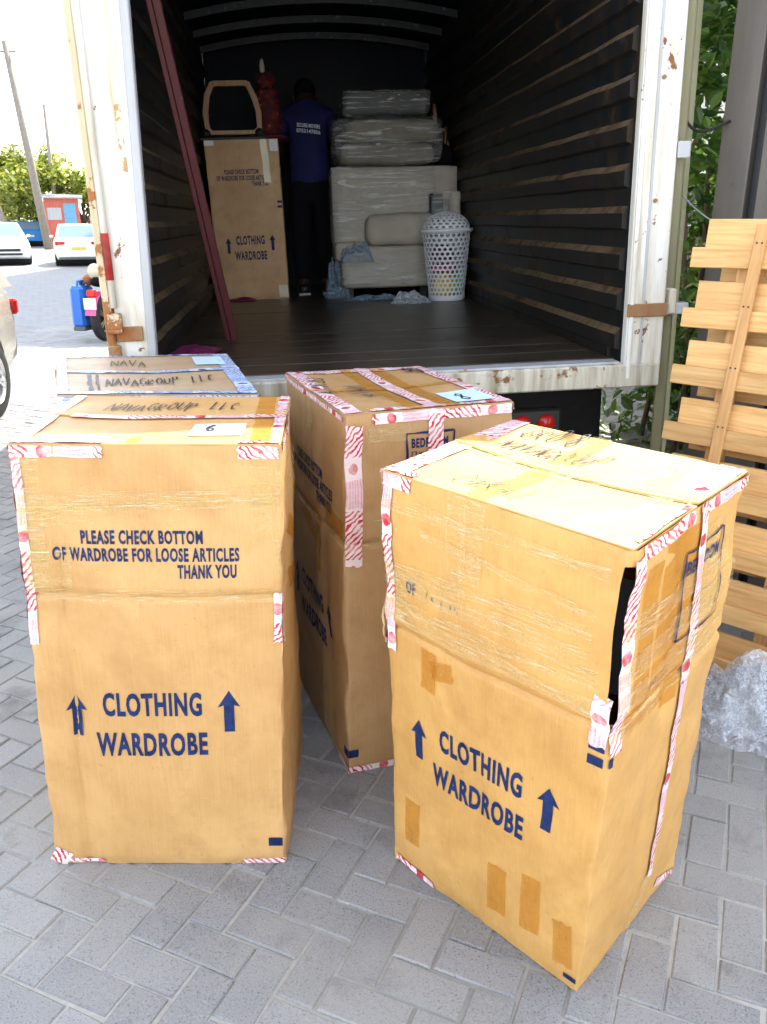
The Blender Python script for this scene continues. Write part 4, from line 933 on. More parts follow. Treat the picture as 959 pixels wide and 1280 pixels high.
# turned wooden legs and a black bag standing on the sofa by the wall
wl_ = thing('upturned_chair', 'upturned brown wooden chair legs showing against the dark truck wall', 'chair', TL(.885, 3.72, .95))
for k, (x, y, h0, h1, lean) in enumerate(((.0, .05, .0, .46, -.03), (.045, .02, .0, .30, .01), (-.03, .0, .0, .27, .0), (.06, -.04, .0, .20, .0))):
    mb = MB(); mb.tube([(x + lean * q / 6, y, h0 + (h1 - h0) * q / 6) for q in range(7)], [.014, .018, .012, .019, .013, .018, .010], 8); mb.build('leg', OAK if k == 0 else plain('dark_varnished_wood', (.13, .05, .025), .3), wl_, smooth=True)
MB().box((.01, .02, .27), (.10, .03, .03), bev=.004).build('rail', plain('dark_varnished_wood', (.13, .05, .025), .3), wl_)
bb = tag(blob('black_bag', BLACKCLOTH, None, (0, 0, .075), (.095, .10, .085), .1, 3, flat=.2), 'rounded black bag at the end of the wrapped sofa in the truck', 'bag'); bb.matrix_world = TL(.865, 3.55, .945)
bp = thing('wrapped_bolster', 'pale bolster cushion in torn film behind the white basket', 'cushion', TL(.86, 3.22, .40))
cushion(bp, 'pad', SOFA, .01, .10, -.03, .10, .08, .36, .04, .02, 33); cushion(bp, 'dark_panel', GATE_DARK, -.13, -.035, .02, .10, .18, .345, .01, .003, 35); cushion(bp, 'torn_film', FILM, -.13, .10, -.045, .0, .10, .365, .02, .03, 36)
MB().box((.0, .03, -.20), (.10, .08, .56)).build('bracket', BLACKMETAL, bp)

# ---- laundry basket with pierced wall and domed lid
bk = thing('laundry_basket', 'white pierced plastic laundry basket with domed lid in the truck', 'basket', TL(.785, 2.90, 0))
def lattice(parent, name, rfun, z0, z1, rows, cols, hole=.72):
    mb = MB()
    def S(u, v): r, z = rfun(v); a = 2 * math.pi * u; return Vector((r * math.cos(a), r * math.sin(a), z))
    for j in range(rows):
        for i in range(cols):
            uc, vc = (i + .5 + .5 * (j % 2)) / cols, (j + .5) / rows; du, dv = .5 / cols, .5 / rows
            sq = [(-1, -1), (0, -1), (1, -1), (1, 0), (1, 1), (0, 1), (-1, 1), (-1, 0)]; oc = []
            for k in range(8):
                a = math.atan2(sq[k][1], sq[k][0]); oc.append((hole * math.cos(a), hole * math.sin(a) * 1.08))
            vs = [S(uc + x * du, vc + y * dv) for x, y in sq] + [S(uc + x * du, vc + y * dv) for x, y in oc]
            mb.add(vs, [[k, (k + 1) % 8, 8 + (k + 1) % 8, 8 + k] for k in range(8)])
    o = mb.build(name, PLASTIC_W, parent); md = o.modifiers.new('thickness', 'SOLIDIFY'); md.thickness = .003; return o
wall = lattice(bk, 'basket_wall', lambda v: (.130 + .043 * v, .035 + .435 * v), 0, 1, 14, 26)
MB().lathe([(0, .002), (.128, .002), (.133, .01), (.134, .038), (.128, .036)], 40).build('basket_base', PLASTIC_W, bk, smooth=40)
MB().lathe([(.171, .468), (.176, .468), (.190, .478), (.194, .490), (.190, .500), (.170, .502), (.168, .49)], 40).build('lid_rim', PLASTIC_W, bk, smooth=True)
lattice(bk, 'lid', lambda v: (.170 * math.cos(v * 1.35), .50 + .115 * math.sin(v * 1.35)), 0, 1, 7, 22, .62)
MB().lathe([(.038, .612), (.02, .616), (0, .617)], 16).build('lid_top', PLASTIC_W, bk, smooth=True)
for nm, col, c, r in (('yellow_clothes', (.80, .62, .05), (-.02, -.05, .115), (.085, .06, .085)), ('green_clothes', (.10, .42, .24), (.07, -.03, .12), (.05, .07, .09)), ('pink_clothes', (.65, .06, .16), (-.03, -.04, .23), (.09, .07, .03)), ('brown_clothes', (.16, .08, .05), (-.04, -.02, .33), (.08, .08, .06)), ('lime_clothes', (.25, .55, .05), (.095, -.05, .20), (.03, .03, .02))):
    o = tag(blob(nm, plain(nm, col, .85), None, c, r, .15, 4, flat=.25), nm.split('_')[0] + ' clothes folded inside the white laundry basket', 'clothes'); o.matrix_world = TL(.785, 2.90, 0)

# ---- maroon timbers leaning on the left wall
mt = thing('maroon_timber', 'maroon painted timber leaning in the truck, the thicker one of two', 'timber', TL(-.672, 1.187, 0))
d = Vector((-.1156, -.331, 1)); MB().beam((0, 0, .004), d * 1.92 + Vector((0, 0, .004)), .034, .055, up=(0, 1, 0), bev=.003).build('timber_beam', MAROON, mt)
mt2 = thing('maroon_timber', 'slim maroon painted timber leaning in the truck, nearer its wall', 'timber', TL(-.7025, 1.178, 0))
MB().beam((0, 0, .004), d * 1.93 + Vector((0, 0, .004)), .022, .045, up=(0, 1, 0), bev=.003).build('timber_beam', MAROON, mt2)
# magenta cloths on the bed
def cloth(name, label, mat, outline, M, amp=.012, cat='cloth', z=.006):
    xs = [p[0] for p in outline]; ys = [p[1] for p in outline]; cx, cy = sum(xs) / len(xs), sum(ys) / len(ys); mb = MB(); rings = 5; n = len(outline); vs = [(cx, cy, z + amp)]
    for q in range(1, rings + 1):
        for (x, y) in outline:
            k = q / rings; X, Y = cx + (x - cx) * k, cy + (y - cy) * k; vs.append((X, Y, z + amp * (.5 + mn.noise(Vector((X * 9, Y * 9, 3)))) * (1 if q < rings else .15)))
    fs = [[0, 1 + k, 1 + (k + 1) % n] for k in range(n)] + [[1 + (q - 1) * n + k, 1 + q * n + k, 1 + q * n + (k + 1) % n, 1 + (q - 1) * n + (k + 1) % n] for q in range(1, rings) for k in range(n)]
    mb.add(vs, fs); o = mb.build(name, mat, None, smooth=True, recalc=True); tag(o, label, cat); o.matrix_world = M; md = o.modifiers.new('thickness', 'SOLIDIFY'); md.thickness = .003; md.offset = 1; return o
def ragged(w, h, n=22, sd=0): return [(w * math.cos(2 * math.pi * k / n) * (1 + .3 * mn.noise(Vector((k * .9, sd, 0)))), h * math.sin(2 * math.pi * k / n) * (1 + .3 * mn.noise(Vector((k * .9, sd, 5))))) for k in range(n)]
cloth('magenta_cloth', 'magenta cloth lying at the foot of the leaning timbers by the tail', MAGENTA, [(-.10, -.42), (-.02, -.30), (.06, -.34), (.10, -.15), (.17, -.06), (.10, .05), (.14, .16), (.04, .22), (.0, .36), (-.08, .30), (-.11, .1), (-.12, -.2)], TL(-.845, .62, 0), .03)
cloth('magenta_cloth', 'small magenta cloth peeking out under the carton in the truck', MAGENTA, ragged(.12, .07, sd=4), TL(-.74, 3.46, 0), .02)
# scraps of film on the bed
FILM_BLUE = m_clear('bluish_film', (.30, .42, .55), .30, .14, 14, (1, 1, 1), .5)
def crumple(name, label, mat, M, r, h, seed, n=(26, 16), group=None, cat='plastic film'):
    mb = MB()
    def fn(p, q):
        x = (p - .5) * 2 * r[0]; y = (q - .5) * 2 * r[1]; e = max(0, 1 - (2 * p - 1) ** 4) * max(0, 1 - (2 * q - 1) ** 4)
        z = h * e * (.35 + .65 * abs(mn.noise(Vector((p * 3.1 + seed, q * 3.1, seed))) * 1.6) + .35 * abs(mn.noise(Vector((p * 9 + seed, q * 9, 1)))))
        return Vector((x + r[0] * .25 * mn.noise(Vector((q * 4, seed, p))), y + r[1] * .25 * mn.noise(Vector((p * 4, seed, 7 + q))), z + .004))
    mb.grid(fn, *n); o = mb.build(name, mat, None, smooth=False); tag(o, label, cat, group); o.matrix_world = M; return o
crumple('film_bundle', 'bluish bundle of plastic film beside the standing person', FILM_BLUE, TL(.02, 3.42, 0), (.10, .10), .34, 3)
crumple('film_bundle', 'bluish film bulging out of the sofa side', FILM_BLUE, TL(.16, 3.20, .27), (.12, .07), .16, 9)
crumple('film_scrap', 'scrap of clear film on the bed beside the basket', FILM_WHITE, TL(.50, 2.72, 0), (.14, .05), .09, 5)
crumple('film_scrap', 'flat film scrap on the bed below the wrapped sofa', FILM_BLUE, TL(.28, 3.10, 0), (.22, .05), .05, 8)

# ================================================================ RIGHT SIDE: pallet, film heap, gate, hedge, cable
UPL = Vector((.72, -.69, 0)).normalized(); NRM = Vector((-.69, -.72, 0)).normalized()      # along the pallet, towards the camera
lean = math.atan2(.17, 1.6)
PM = Matrix((UPL, -NRM, Vector((0, 0, 1)))).transposed().to_4x4(); PM.translation = (1.0, 3.0, .012)
PM = PM @ Matrix.Rotation(-lean, 4, 'X')          # local x along the boards, y away from us, z up
pal = thing('wooden_pallet', 'raw pine pallet leaning upright against the steel gate', 'pallet', PM)
bmesh_cache = {}
def board(name, mat, x0, x1, y, z0, z1, th=.018, rz=0.0):
    o = MB().box((0, 0, 0), (x1 - x0, th, z1 - z0), bev=.0025).build(name, mat, pal); o.location = ((x0 + x1) / 2, y, (z0 + z1) / 2); o.rotation_euler = (0, rz, 0); return o
rp = random.Random(5)
for k in range(8):
    zt = 1.60 - k * .207
    if zt < .12: break
    board('board', PINEWOOD, .030 + rp.uniform(-.006, .006), 1.23, .0, zt - .118, zt, rz=rp.gauss(0, .004))                    # upper, set back
    board('board', PINEWOOD, -.012 + rp.uniform(-.008, .008), 1.19, -.020, zt - .160, zt - .092, rz=rp.gauss(0, .004))         # lower, lapped in front
    board('back_board', PINEWOOD, .055 + rp.uniform(-.01, .01), 1.2, .105, zt - .205, zt - .120, rz=rp.gauss(0, .01))
for x, zb in ((.17, .0), (.46, .0), (.88, .0), (1.15, .0)): board('stringer', PINEWOOD_V, x - .022, x + .022, .054, .0, 1.58, .085)
bt_ = MB().box((0, 0, 0), (.040, .014, 1.56), bev=.002).build('batten', PINEWOOD_V, pal); bt_.location = (.205, -.037, .80); bt_.rotation_euler = (0, R(2.0), 0)
nails = MB()
for k in range(7):
    for dx in (-.008, .009): nails.lathe([(0, .0015), (.0035, .001), (.0035, -.001)], 6, Matrix.Translation((.205 + (1.52 - k * .207 - .80) * math.tan(R(2)) + dx, -.0445, 1.52 - k * .207)) @ Matrix.Rotation(R(90), 4, 'X'))
nails.build('nails', BLACKMETAL, pal)['kind'] = 'stuff'

# crumpled film heap at the pallet's foot
mb = MB()
def heap(p, q):
    a = 2 * math.pi * p; r_ = q; env = (1 - r_ ** 2.2)
    k = 1 + .28 * mn.noise(Vector((math.cos(a) * 1.6, math.sin(a) * 1.6, 4)))
    x = .29 * r_ * math.cos(a) * k; y = .24 * r_ * math.sin(a) * k
    z = .25 * env * (.6 + .55 * mn.noise(Vector((x * 7, y * 7, 2)))) + .13 * (.42 - abs(mn.noise(Vector((x * 12, y * 12, 5))))) * (1 - r_ ** 4) + .05 * (.4 - abs(mn.noise(Vector((x * 30, y * 30, 15))))) * (1 - r_ ** 4) + .018 * mn.noise(Vector((x * 40, y * 40, 8)))
    return Vector((x + .03 * mn.noise(Vector((x * 20, y * 20, 1))), y + .03 * mn.noise(Vector((x * 20, y * 20, 6))), max(.003, z)))
mb.grid(heap, 70, 30)
o = mb.build('film_heap', FILM_WHITE); tag(o, 'crumpled heap of clear plastic film on the paving below the pallet', 'plastic film'); o.location = (1.27, 2.44, 0); o.rotation_euler = (0, 0, R(-40))
# inner folded layers so the heap reads as many sheets
for k in range(4):
    mb = MB(); sd = 20 + k * 7
    mb.grid(lambda p, q: heap(p, q * .93) * (1 - .12 * (k + 1)) + Vector((.02 * mn.noise(Vector((p * 9, q * 9, sd))), .02 * mn.noise(Vector((p * 9, q * 9, sd + 3))), .02 * mn.noise(Vector((p * 12, q * 12, sd + 5))))), 44, 18)
    mb.build('film_fold', FILM_WHITE, o)

# steel gate of upright channels
GM = Matrix((UPL, -NRM, Vector((0, 0, 1)))).transposed().to_4x4(); GM.translation = (1.375, 3.70, 0)
gate = thing('steel_gate', 'brown grey steel gate of tall upright channels behind the pallet', 'gate', GM)
x = .0
for k in range(13):
    w = .125 if k % 2 == 0 else .150
    MB().box((x + w / 2, 0, 1.62), (w, .06, 3.2), bev=.004).build('channel', GATE_STEEL, gate); x += w
    MB().box((x + .022, .03, 1.62), (.040, .02, 3.18)).build('dark_joint', GATE_DARK, gate); x += .044
for z in (.25, 1.7, 3.1): MB().box((x / 2, .065, z), (x, .05, .06), bev=.004).build('cross_rail', GATE_STEEL, gate)
# hedge between truck and gate: stems and leaves
def foliage(mb, pts, size, rg, flat=.5):
    for p in pts:
        s = size * rg.uniform(.6, 1.35); e = Euler((rg.gauss(.35, .7), rg.gauss(0, .6), rg.uniform(0, 6.28))).to_matrix()
        q = [Vector((0, -.5, 0)), Vector((.28, -.12, .05)), Vector((.24, .22, .04)), Vector((0, .55, -.06)), Vector((-.24, .22, .04)), Vector((-.28, -.12, .05))]
        mb.add([p + e @ (v * s) for v in q], [[0, 1, 2, 3], [0, 3, 4, 5]])
hg = thing('hedge', 'green leafy climbing hedge between the truck door and the steel gate', 'hedge', (2.55, 5.9, 0))
rg = random.Random(11)
for k in range(9):
    x0 = rg.uniform(-.7, 1.2); y0 = rg.uniform(-.6, .8); pts = [(x0 + .12 * mn.noise(Vector((k, q * .6, 0))) * q, y0 + .1 * mn.noise(Vector((k, q * .6, 4))) * q, q * .66) for q in range(8)]
    MB().tube(pts, [.022 - .0022 * q for q in range(8)], 6).build('stem', BARK, hg, smooth=True)
mb = MB(); pts = []
cl = [(rg.uniform(-.8, 1.7), rg.uniform(-.9, .9), rg.uniform(.1, 5.4), rg.uniform(.22, .48)) for _ in range(320)]
for (cx, cy, cz, r_) in cl:
    for _ in range(105):
        d = Vector((rg.gauss(0, 1), rg.gauss(0, 1), rg.gauss(0, 1))).normalized() * r_ * rg.uniform(.55, 1.05); pts.append(Vector((cx, cy, cz)) + d)
pts = [p for p in pts if (T.inverted() @ (p + Vector((2.55, 5.9, 0)))).x > 1.32]; foliage(mb, pts, .095, rg); mb.build('leaves', LEAF_H, hg)
gw = thing('garden_wall', 'low dark masonry wall behind the hedge beside the truck', 'wall', (2.75, 10.2, 0)); GWM = plain('dark_masonry', (.10, .085, .07), .9, var=.3, scale=4, bump=.6, bscale=18, bd=.01)
for k in range(9):
    for j in range(6):
        MB().box(((random.uniform(-.01, .01)), -5.2 + k * 1.2 + (j % 2) * .6, .16 + j * .31), (.24, 1.17, .295), bev=.012).build('stone', GWM, gw)
MB().box((0, 0, 1.92), (.32, 11, .08), bev=.01).build('coping', GWM, gw)
# cables
mb = MB(); A = TP(1.137, .03, 1.12); Bp = GM @ Vector((.03, -.035, 1.97)); pts = []
for q in range(15):
    k = q / 14; p = A.lerp(Bp, k); p.z -= .16 * math.sin(math.pi * min(1, k ** .62)); pts.append(p)
mb.tube(pts, .006, 7); tag(mb.build('black_cable', BLACK, smooth=True), 'black cable looping from the truck post to the gate', 'cable')
mb = MB(); pts = []
A = TP(1.20, .25, .78); Bp = GM @ Vector((.0, -.035, 1.60))
for q in range(9): k = q / 8; p = A.lerp(Bp, k); p.z -= .03 * math.sin(math.pi * k); pts.append(p)
mb.tube(pts, .0035, 6); tag(mb.build('grey_cable', plain('grey_cable_sheath', (.25, .28, .3), .5), smooth=True), 'thin grey wire running down to the gate below the black cable', 'cable')

# ================================================================ LEFT SIDE: street
def tree(name, label, loc, h, r, leaves, seed, lsize, crown_z=.6, group=None, squash=.8):
    rg = random.Random(seed); tr = thing(name, label, 'tree', loc, group); hz = h * crown_z
    tk = MB(); tk.tube([(0, 0, 0), (.05 * h * .1, 0, hz * .4), (0, .05, hz * .8), (0.1, 0, hz * 1.15)], [h * .03, h * .024, h * .02, h * .008], 9); trunk = tk.build('trunk', BARK, tr, smooth=True)
    ends = []
    for k in range(9):
        a = k * 2.4 + rg.uniform(-.3, .3); z0 = hz * rg.uniform(.55, .95); e = Vector((math.cos(a) * r * rg.uniform(.45, .8), math.sin(a) * r * rg.uniform(.45, .8), hz + (h - hz) * rg.uniform(-.1, .5)))
        mid = Vector((e.x * .45, e.y * .45, z0 + (e.z - z0) * .65)); MB().tube([(0, 0, z0), mid, e], [h * .012, h * .008, h * .003], 6).build('limb', BARK, trunk, smooth=True); ends.append(e)
    mb = MB(); pts = []; nc = 46
    for k in range(nc):
        d = Vector((rg.gauss(0, 1), rg.gauss(0, 1), rg.gauss(0, .8))).normalized() * rg.uniform(.35, 1.0); c_ = Vector((d.x * r, d.y * r, hz + (h - hz) * .35 + d.z * r * squash)); cr = r * rg.uniform(.16, .34)
        for _ in range(leaves // nc): dd = Vector((rg.gauss(0, 1), rg.gauss(0, 1), rg.gauss(0, .8))).normalized() * cr * rg.uniform(.4, 1.05); pts.append(c_ + dd)
    foliage(mb, pts, lsize, rg); mb.build('crown', LEAF_T, tr); return tr
tree('street_tree', 'yellow green tree behind the utility poles', (-22.5, 58, 0), 5.9, 3.1, 5200, 3, .34, .45)
tree('street_tree', 'rounded green tree beside the red kiosk', (-19.2, 57, 0), 5.2, 2.4, 4200, 5, .32, .45)
tree('street_tree', 'low pale tree half hidden by the leaning poles', (-28.5, 66, 0), 5.8, 3.0, 3600, 8, .36, .4)

def pole(label, base, top, r0=.13, arms=True):
    base = Vector(base); top = Vector(top); p = thing('utility_pole', label, 'pole', base, 'utility poles along the street')
    MB().tube([(0, 0, 0), (top - base) * .5, top - base], [r0, r0 * .85, r0 * .65], 10).build('pole_shaft', POLEWOOD, p, smooth=True)
    if arms:
        t_ = top - base
        MB().box(t_ + Vector((0, 0, -.5)), (1.1, .09, .09), bev=.01).build('cross_arm', POLEWOOD, p)
        for dx in (-.45, 0, .45): MB().lathe([(0, .16), (.035, .15), (.045, .08), (.03, .04), (.045, 0)], 8, Matrix.Translation(t_ + Vector((dx, 0, -.45)))).build('insulator', PLASTIC_W, p)
    return p
pole('tall leaning wooden utility pole, nearest of the row', (-19.2, 50.5, 0), (-20.2, 50.5, 10.6), .24)
pole('slim wooden pole just right of the tall leaning one', (-20.6, 56, 0), (-20.5, 56, 8.2), .15, False)
pole('leaning pole over the parked cars at the street edge', (-22.6, 54, 0), (-24.6, 54, 6.4), .22, False)
pole('far thin pole standing straight at the street end', (-24.9, 62, 0), (-25.1, 62, 6.3), .14, False)
mb = MB(); pts = [Vector((-34 + 30 * q / 20, 46 - 22 * q / 20, 10.6 - .9 * math.sin(math.pi * q / 20))) for q in range(21)]
mb.tube(pts, .014, 5); tag(mb.build('overhead_wire', BLACK), 'overhead wire crossing the white sky', 'wire')

# ---- cars
def make_car(label, M, col, L=4.2, W=1.7, H=1.45, kind='hatch', glass=GLASS, metal=0.0, name='parked_car'):
    """local x forward, y left, z up"""
    c = thing(name, label, 'car', M, 'cars along the street'); pm_ = paint('car_paint_' + str(zlib.crc32(label.encode()) % 9999), col, metal)
    if kind == 'sedan': top = [(-.5, .62), (-.49, .90), (-.44, .97), (-.27, 1.0), (-.05, 1.0), (.18, .98), (.23, .94), (.44, .78), (.49, .66), (.5, .45)]
    else: top = [(-.5, .60), (-.497, .92), (-.48, 1.0), (-.3, 1.02), (0, 1.02), (.2, 1.0), (.26, .95), (.44, .80), (.49, .66), (.5, .45)]
    sc = H / 1.45; mb = MB(); vs = []; sec = 7
    for (fx, zt) in top:
        x = fx * L; taper = 1 - .16 * max(0, (abs(fx) - .40) / .10) ** 1.5; hw = W / 2 * taper; zt *= sc; zb = .24 if abs(fx) < .47 else .34
        zt = max(zt, zb + .12)
        pr = [(hw * .90, zb), (hw * .985, zb + (zt - zb) * .25), (hw, zb + (zt - zb) * .55), (hw * .965, zb + (zt - zb) * .86), (hw * .90, zt - .012), (hw * .5, zt + .012), (0, zt + .02)]
        ring = [(x, y, z) for y, z in pr] + [(x, -y, z) for y, z in pr[::-1][1:]]; vs += ring
    n = 13; fs = [[i * n + k, i * n + k + 1, (i + 1) * n + k + 1, (i + 1) * n + k] for i in range(len(top) - 1) for k in range(n - 1)] + [[i * n + n - 1, i * n, (i + 1) * n, (i + 1) * n + n - 1] for i in range(len(top) - 1)]
    fs += [list(range(n)), [(len(top) - 1) * n + k for k in range(n)][::-1]]
    mb.add(vs, fs); bo = mb.build('body', pm_, c, smooth=35, recalc=True)
    wr = .31 * sc; wx = (.30 * L, -.30 * L)
    # wheel arches cut out of the body
    cut = MB()
    for x in wx: cut.lathe([(0, -W), (wr * 1.17, -W), (wr * 1.17, W), (0, W)], 24, Matrix.Translation((x, 0, wr)) @ Matrix.Rotation(R(90), 4, 'X'))
    co = cut.build('cutter', BLACK, None, recalc=True); co.matrix_world = M
    md = bo.modifiers.new('arches', 'BOOLEAN'); md.operation = 'DIFFERENCE'; md.object = co; md.solver = 'EXACT'
    dg = bpy.context.evaluated_depsgraph_get(); nm = bpy.data.meshes.new_from_object(bo.evaluated_get(dg)); bo.modifiers.clear(); bo.data = nm; bpy.data.objects.remove(co)
    for x in wx: MB().lathe([(0, -W * .40), (wr * 1.15, -W * .40), (wr * 1.15, W * .40), (0, W * .40)], 20, Matrix.Translation((x, 0, wr + .02)) @ Matrix.Rotation(R(90), 4, 'X')).build('wheel_well', BLACK, bo)
    # greenhouse
    if kind == 'sedan': lo = (-.36 * L, .24 * L); hi = (-.20 * L, .06 * L)
    else: lo = (-.485 * L, .25 * L); hi = (-.39 * L, .06 * L)
    zb, zt = .97 * sc, H; hb, ht = W / 2 * .90, W / 2 * .72
    A = [Vector((lo[0], hb, zb)), Vector((lo[1], hb, zb)), Vector((lo[1], -hb, zb)), Vector((lo[0], -hb, zb))]; B_ = [Vector((hi[0], ht, zt)), Vector((hi[1], ht, zt)), Vector((hi[1], -ht, zt)), Vector((hi[0], -ht, zt))]
    mb = MB(); mb.add(A + B_ + [Vector(((hi[0] + hi[1]) / 2, 0, zt + .03))], [[0, 1, 5, 4], [1, 2, 6, 5], [2, 3, 7, 6], [3, 0, 4, 7], [4, 5, 8], [5, 6, 8], [6, 7, 8], [7, 4, 8]]); gh = mb.build('cabin', pm_, c, recalc=True)
    def pane(name, p, u0, u1, v0, v1):
        q = lambda u, v: (p[0] * (1 - u) + p[1] * u) * (1 - v) + (p[3] * (1 - u) + p[2] * u) * v
        nn = (p[1] - p[0]).cross(p[3] - p[0]).normalized() * .006
        cen = Vector((0, 0, (zb + zt) / 2));
        if nn.dot(q(.5, .5) - cen) < 0: nn = -nn
        mb = MB(); mb.add([q(u0, v0) + nn, q(u1, v0) + nn, q(u1, v1) + nn, q(u0, v1) + nn], [[0, 1, 2, 3]]); mb.build(name, glass, gh)
    pane('windscreen', [A[1], A[2], B_[2], B_[1]], .05, .95, .06, .93); pane('rear_window', [A[3], A[0], B_[0], B_[3]], .06, .94, .08, .92)
    for (p0, p1, t1, t0) in ((A[0], A[1], B_[1], B_[0]), (A[3], A[2], B_[2], B_[3])):
        pane('side_window', [p0, p1, t1, t0], .08, .50, .08, .90); pane('side_window', [p0, p1, t1, t0], .54, .93, .08, .90)
    for sy in (-1, 1):
        tl = MB().box((-.487 * L, sy * W * .36, .80 * sc), (.07, W * .20, .13 * sc), bev=.02).build('tail_lamp', REDLENS, c)
        MB().box((.475 * L, sy * W * .34, .66 * sc), (.10, W * .20, .12 * sc), bev=.03).build('headlight', plain('headlight_glass', (.75, .77, .8), .1), c)
        MB().box((.17 * L, sy * (W / 2 + .05), 1.0 * sc), (.10, .14, .10), bev=.03).build('wing_mirror', pm_, c)
        for x in (.12 * L, -.12 * L): MB().box((x, sy * (W / 2 + .002), .80 * sc), (.16, .02, .025), bev=.006).build('door_handle', pm_, c)
        for x in wx:
            Mw = Matrix.Translation((x, sy * (W / 2 - .105), wr)) @ Matrix.Rotation(R(90), 4, 'Z'); wheel_mesh_parts(Mw, c, wr, .19, 5, CHROME)
    MB().box((-.497 * L, 0, .62 * sc), (.03, .5, .11), bev=.004).build('number_plate', plain('yellow_plate', (.75, .55, .08), .5) if kind == 'sedan' else PAPER, c)
    MB().box((-.470 * L, 0, .42 * sc), (.14, W * .82, .18), bev=.06).build('bumper', pm_, c); MB().box((.485 * L, 0, .38 * sc), (.12, W * .90, .20), bev=.05).build('bumper', pm_, c)
    MB().box((.494 * L, 0, .53 * sc), (.05, W * .5, .10), bev=.01).build('grille', BLACKMETAL, c); MB().box((.543 * L * .93, 0, .40 * sc), (.10, W * .55, .07), bev=.01).build('lower_grille', BLACKMETAL, c)
    return c
def at(x, y, deg): return Matrix.Translation((x, y, 0)) @ Matrix.Rotation(R(deg), 4, 'Z')
make_car('beige silver car at the picture edge, only its rear wheel in view', at(-4.10, 5.70, -88), (.42, .39, .33), 4.4, 1.8, 1.55, 'hatch', metal=.4)
make_car('white hatchback facing us on the sunlit street', at(-14.7, 34.0, -62), (.80, .81, .82), 4.1, 1.7, 1.5, 'hatch', GLASS_SKY)
make_car('bright blue car parked beside the poles', at(-23.3, 58.0, 115), (.015, .21, .55), 4.0, 1.7, 1.5, 'hatch', GLASS_SKY)
make_car('white saloon seen from behind with red tail lamps', at(-11.75, 33.8, 110), (.78, .77, .72), 4.4, 1.7, 1.45, 'sedan', GLASS_SKY)
make_car('pale car parked behind the blue one', at(-27.4, 66.0, 118), (.70, .71, .70), 4.2, 1.7, 1.6, 'hatch', GLASS_SKY)

# ---- motorcycle and jerrycan
mo = thing('motorcycle', 'black and pink motorcycle standing beside the truck, seen from behind', 'motorcycle', at(-3.90, 11.95, 80))
# local x forward
def moto_wheel(x):
    w = wheel_mesh_parts(Matrix.Translation((x, 0, .31)) @ Matrix.Rotation(R(90), 4, 'Z'), mo, .31, .10, 6, plain('brass_spokes', (.45, .36, .22), .35, .8), double=True); return w
moto_wheel(0); moto_wheel(1.27)
PINK = plain('pink_plastic', (.55, .08, .25), .3); BLUEP = plain('dark_blue_plastic', (.02, .05, .10), .35)
mb = MB(); mb.grid(lambda p, q: Vector((.36 * math.cos(R(60 + 110 * p)), (q - .5) * .16, .31 + .37 * math.sin(R(60 + 110 * p)))), 12, 3); mb.build('rear_mudguard', PINK, mo, smooth=True)
MB().box((-.26, 0, .66), (.08, .14, .10), bev=.02).build('tail_lamp', REDLENS, mo); MB().box((-.34, 0, .53), (.01, .18, .15), bev=.004).build('number_plate', PAPER, mo)
blob('seat', BLACKCLOTH, mo, (.22, 0, .80), (.38, .13, .08), .05, 2, flat=.3); blob('fuel_tank', BLUEP, mo, (.72, 0, .86), (.26, .15, .15), .03, 2, flat=.2)
MB().box((.55, 0, .42), (.42, .24, .34), bev=.06).build('engine', GREY_STEEL, mo)
for pts, r_ in (([(0, .07, .31), (.45, .06, .45), (.9, 0, .85)], .022), ([(0, -.07, .31), (.45, -.06, .45), (.9, 0, .85)], .022), ([(1.27, .08, .31), (1.05, .08, .95)], .025), ([(1.27, -.08, .31), (1.05, -.08, .95)], .025), ([(-.1, -.14, .36), (.5, -.15, .30)], .045)): MB().tube(pts, r_, 8).build('frame_tube', BLACKMETAL, mo, smooth=True)
hb_ = MB().tube([(.92, .38, 1.08), (1.0, .15, 1.05), (1.03, 0, 1.02), (1.0, -.15, 1.05), (.92, -.38, 1.08)], .016, 8).build('handlebar', BLACKMETAL, mo, smooth=True)
for sy in (-1, 1): MB().tube([(.95, sy * .30, 1.07), (1.0, sy * .38, 1.24)], .008, 6).build('mirror_stem', BLACKMETAL, hb_); blob('mirror', GREY_STEEL, hb_, (.99, sy * .42, 1.28), (.02, .075, .05), .02, 2, (14, 10), .2)
blob('headlamp', CHROME, mo, (1.12, 0, .95), (.12, .11, .11), .02, 2); blob('leg_shield', BLUEP, mo, (.85, .18, .95), (.25, .12, .16), .2, 3, flat=.2)
MB().lathe([(0, .03), (.10, .025), (.115, 0), (.10, -.02), (0, -.025)], 18, Matrix.Translation((-.06, .02, .93)) @ Matrix.Rotation(R(80), 4, 'Y')).build('rear_disc', plain('cream_plastic', (.55, .50, .38), .5), mo, smooth=True); blob('rolled_coat', plain('brown_coat', (.25, .09, .03), .8), mo, (.02, .17, .82), (.10, .08, .07), .25, 3)
jc = thing('jerrycan', 'blue plastic jerrycan hung on the side of the motorcycle', 'jerrycan', at(-4.17, 11.95, 80) @ Matrix.Translation((0, 0, .16)))
BLUECAN = plain('blue_can_plastic', (.010, .13, .52), .35, var=.06)
mb = MB(); mb.box((0, 0, .31), (.34, .20, .56), bev=.04); can = mb.build('can_body', BLUECAN, jc); MB().box((0, 0, .02), (.33, .19, .06), bev=.015).build('can_base', plain('grey_grime', (.10, .12, .13), .7), jc)
mb = MB(); mb.tube([(-.10, 0, .57), (-.08, 0, .65), (.08, 0, .65), (.10, 0, .57)], .018, 8); mb.build('can_handle', BLUECAN, jc, smooth=True); MB().lathe([(0, .66), (.03, .66), (.032, .58)], 12, Matrix.Translation((.13, .06, 0))).build('can_cap', BLACK, jc)

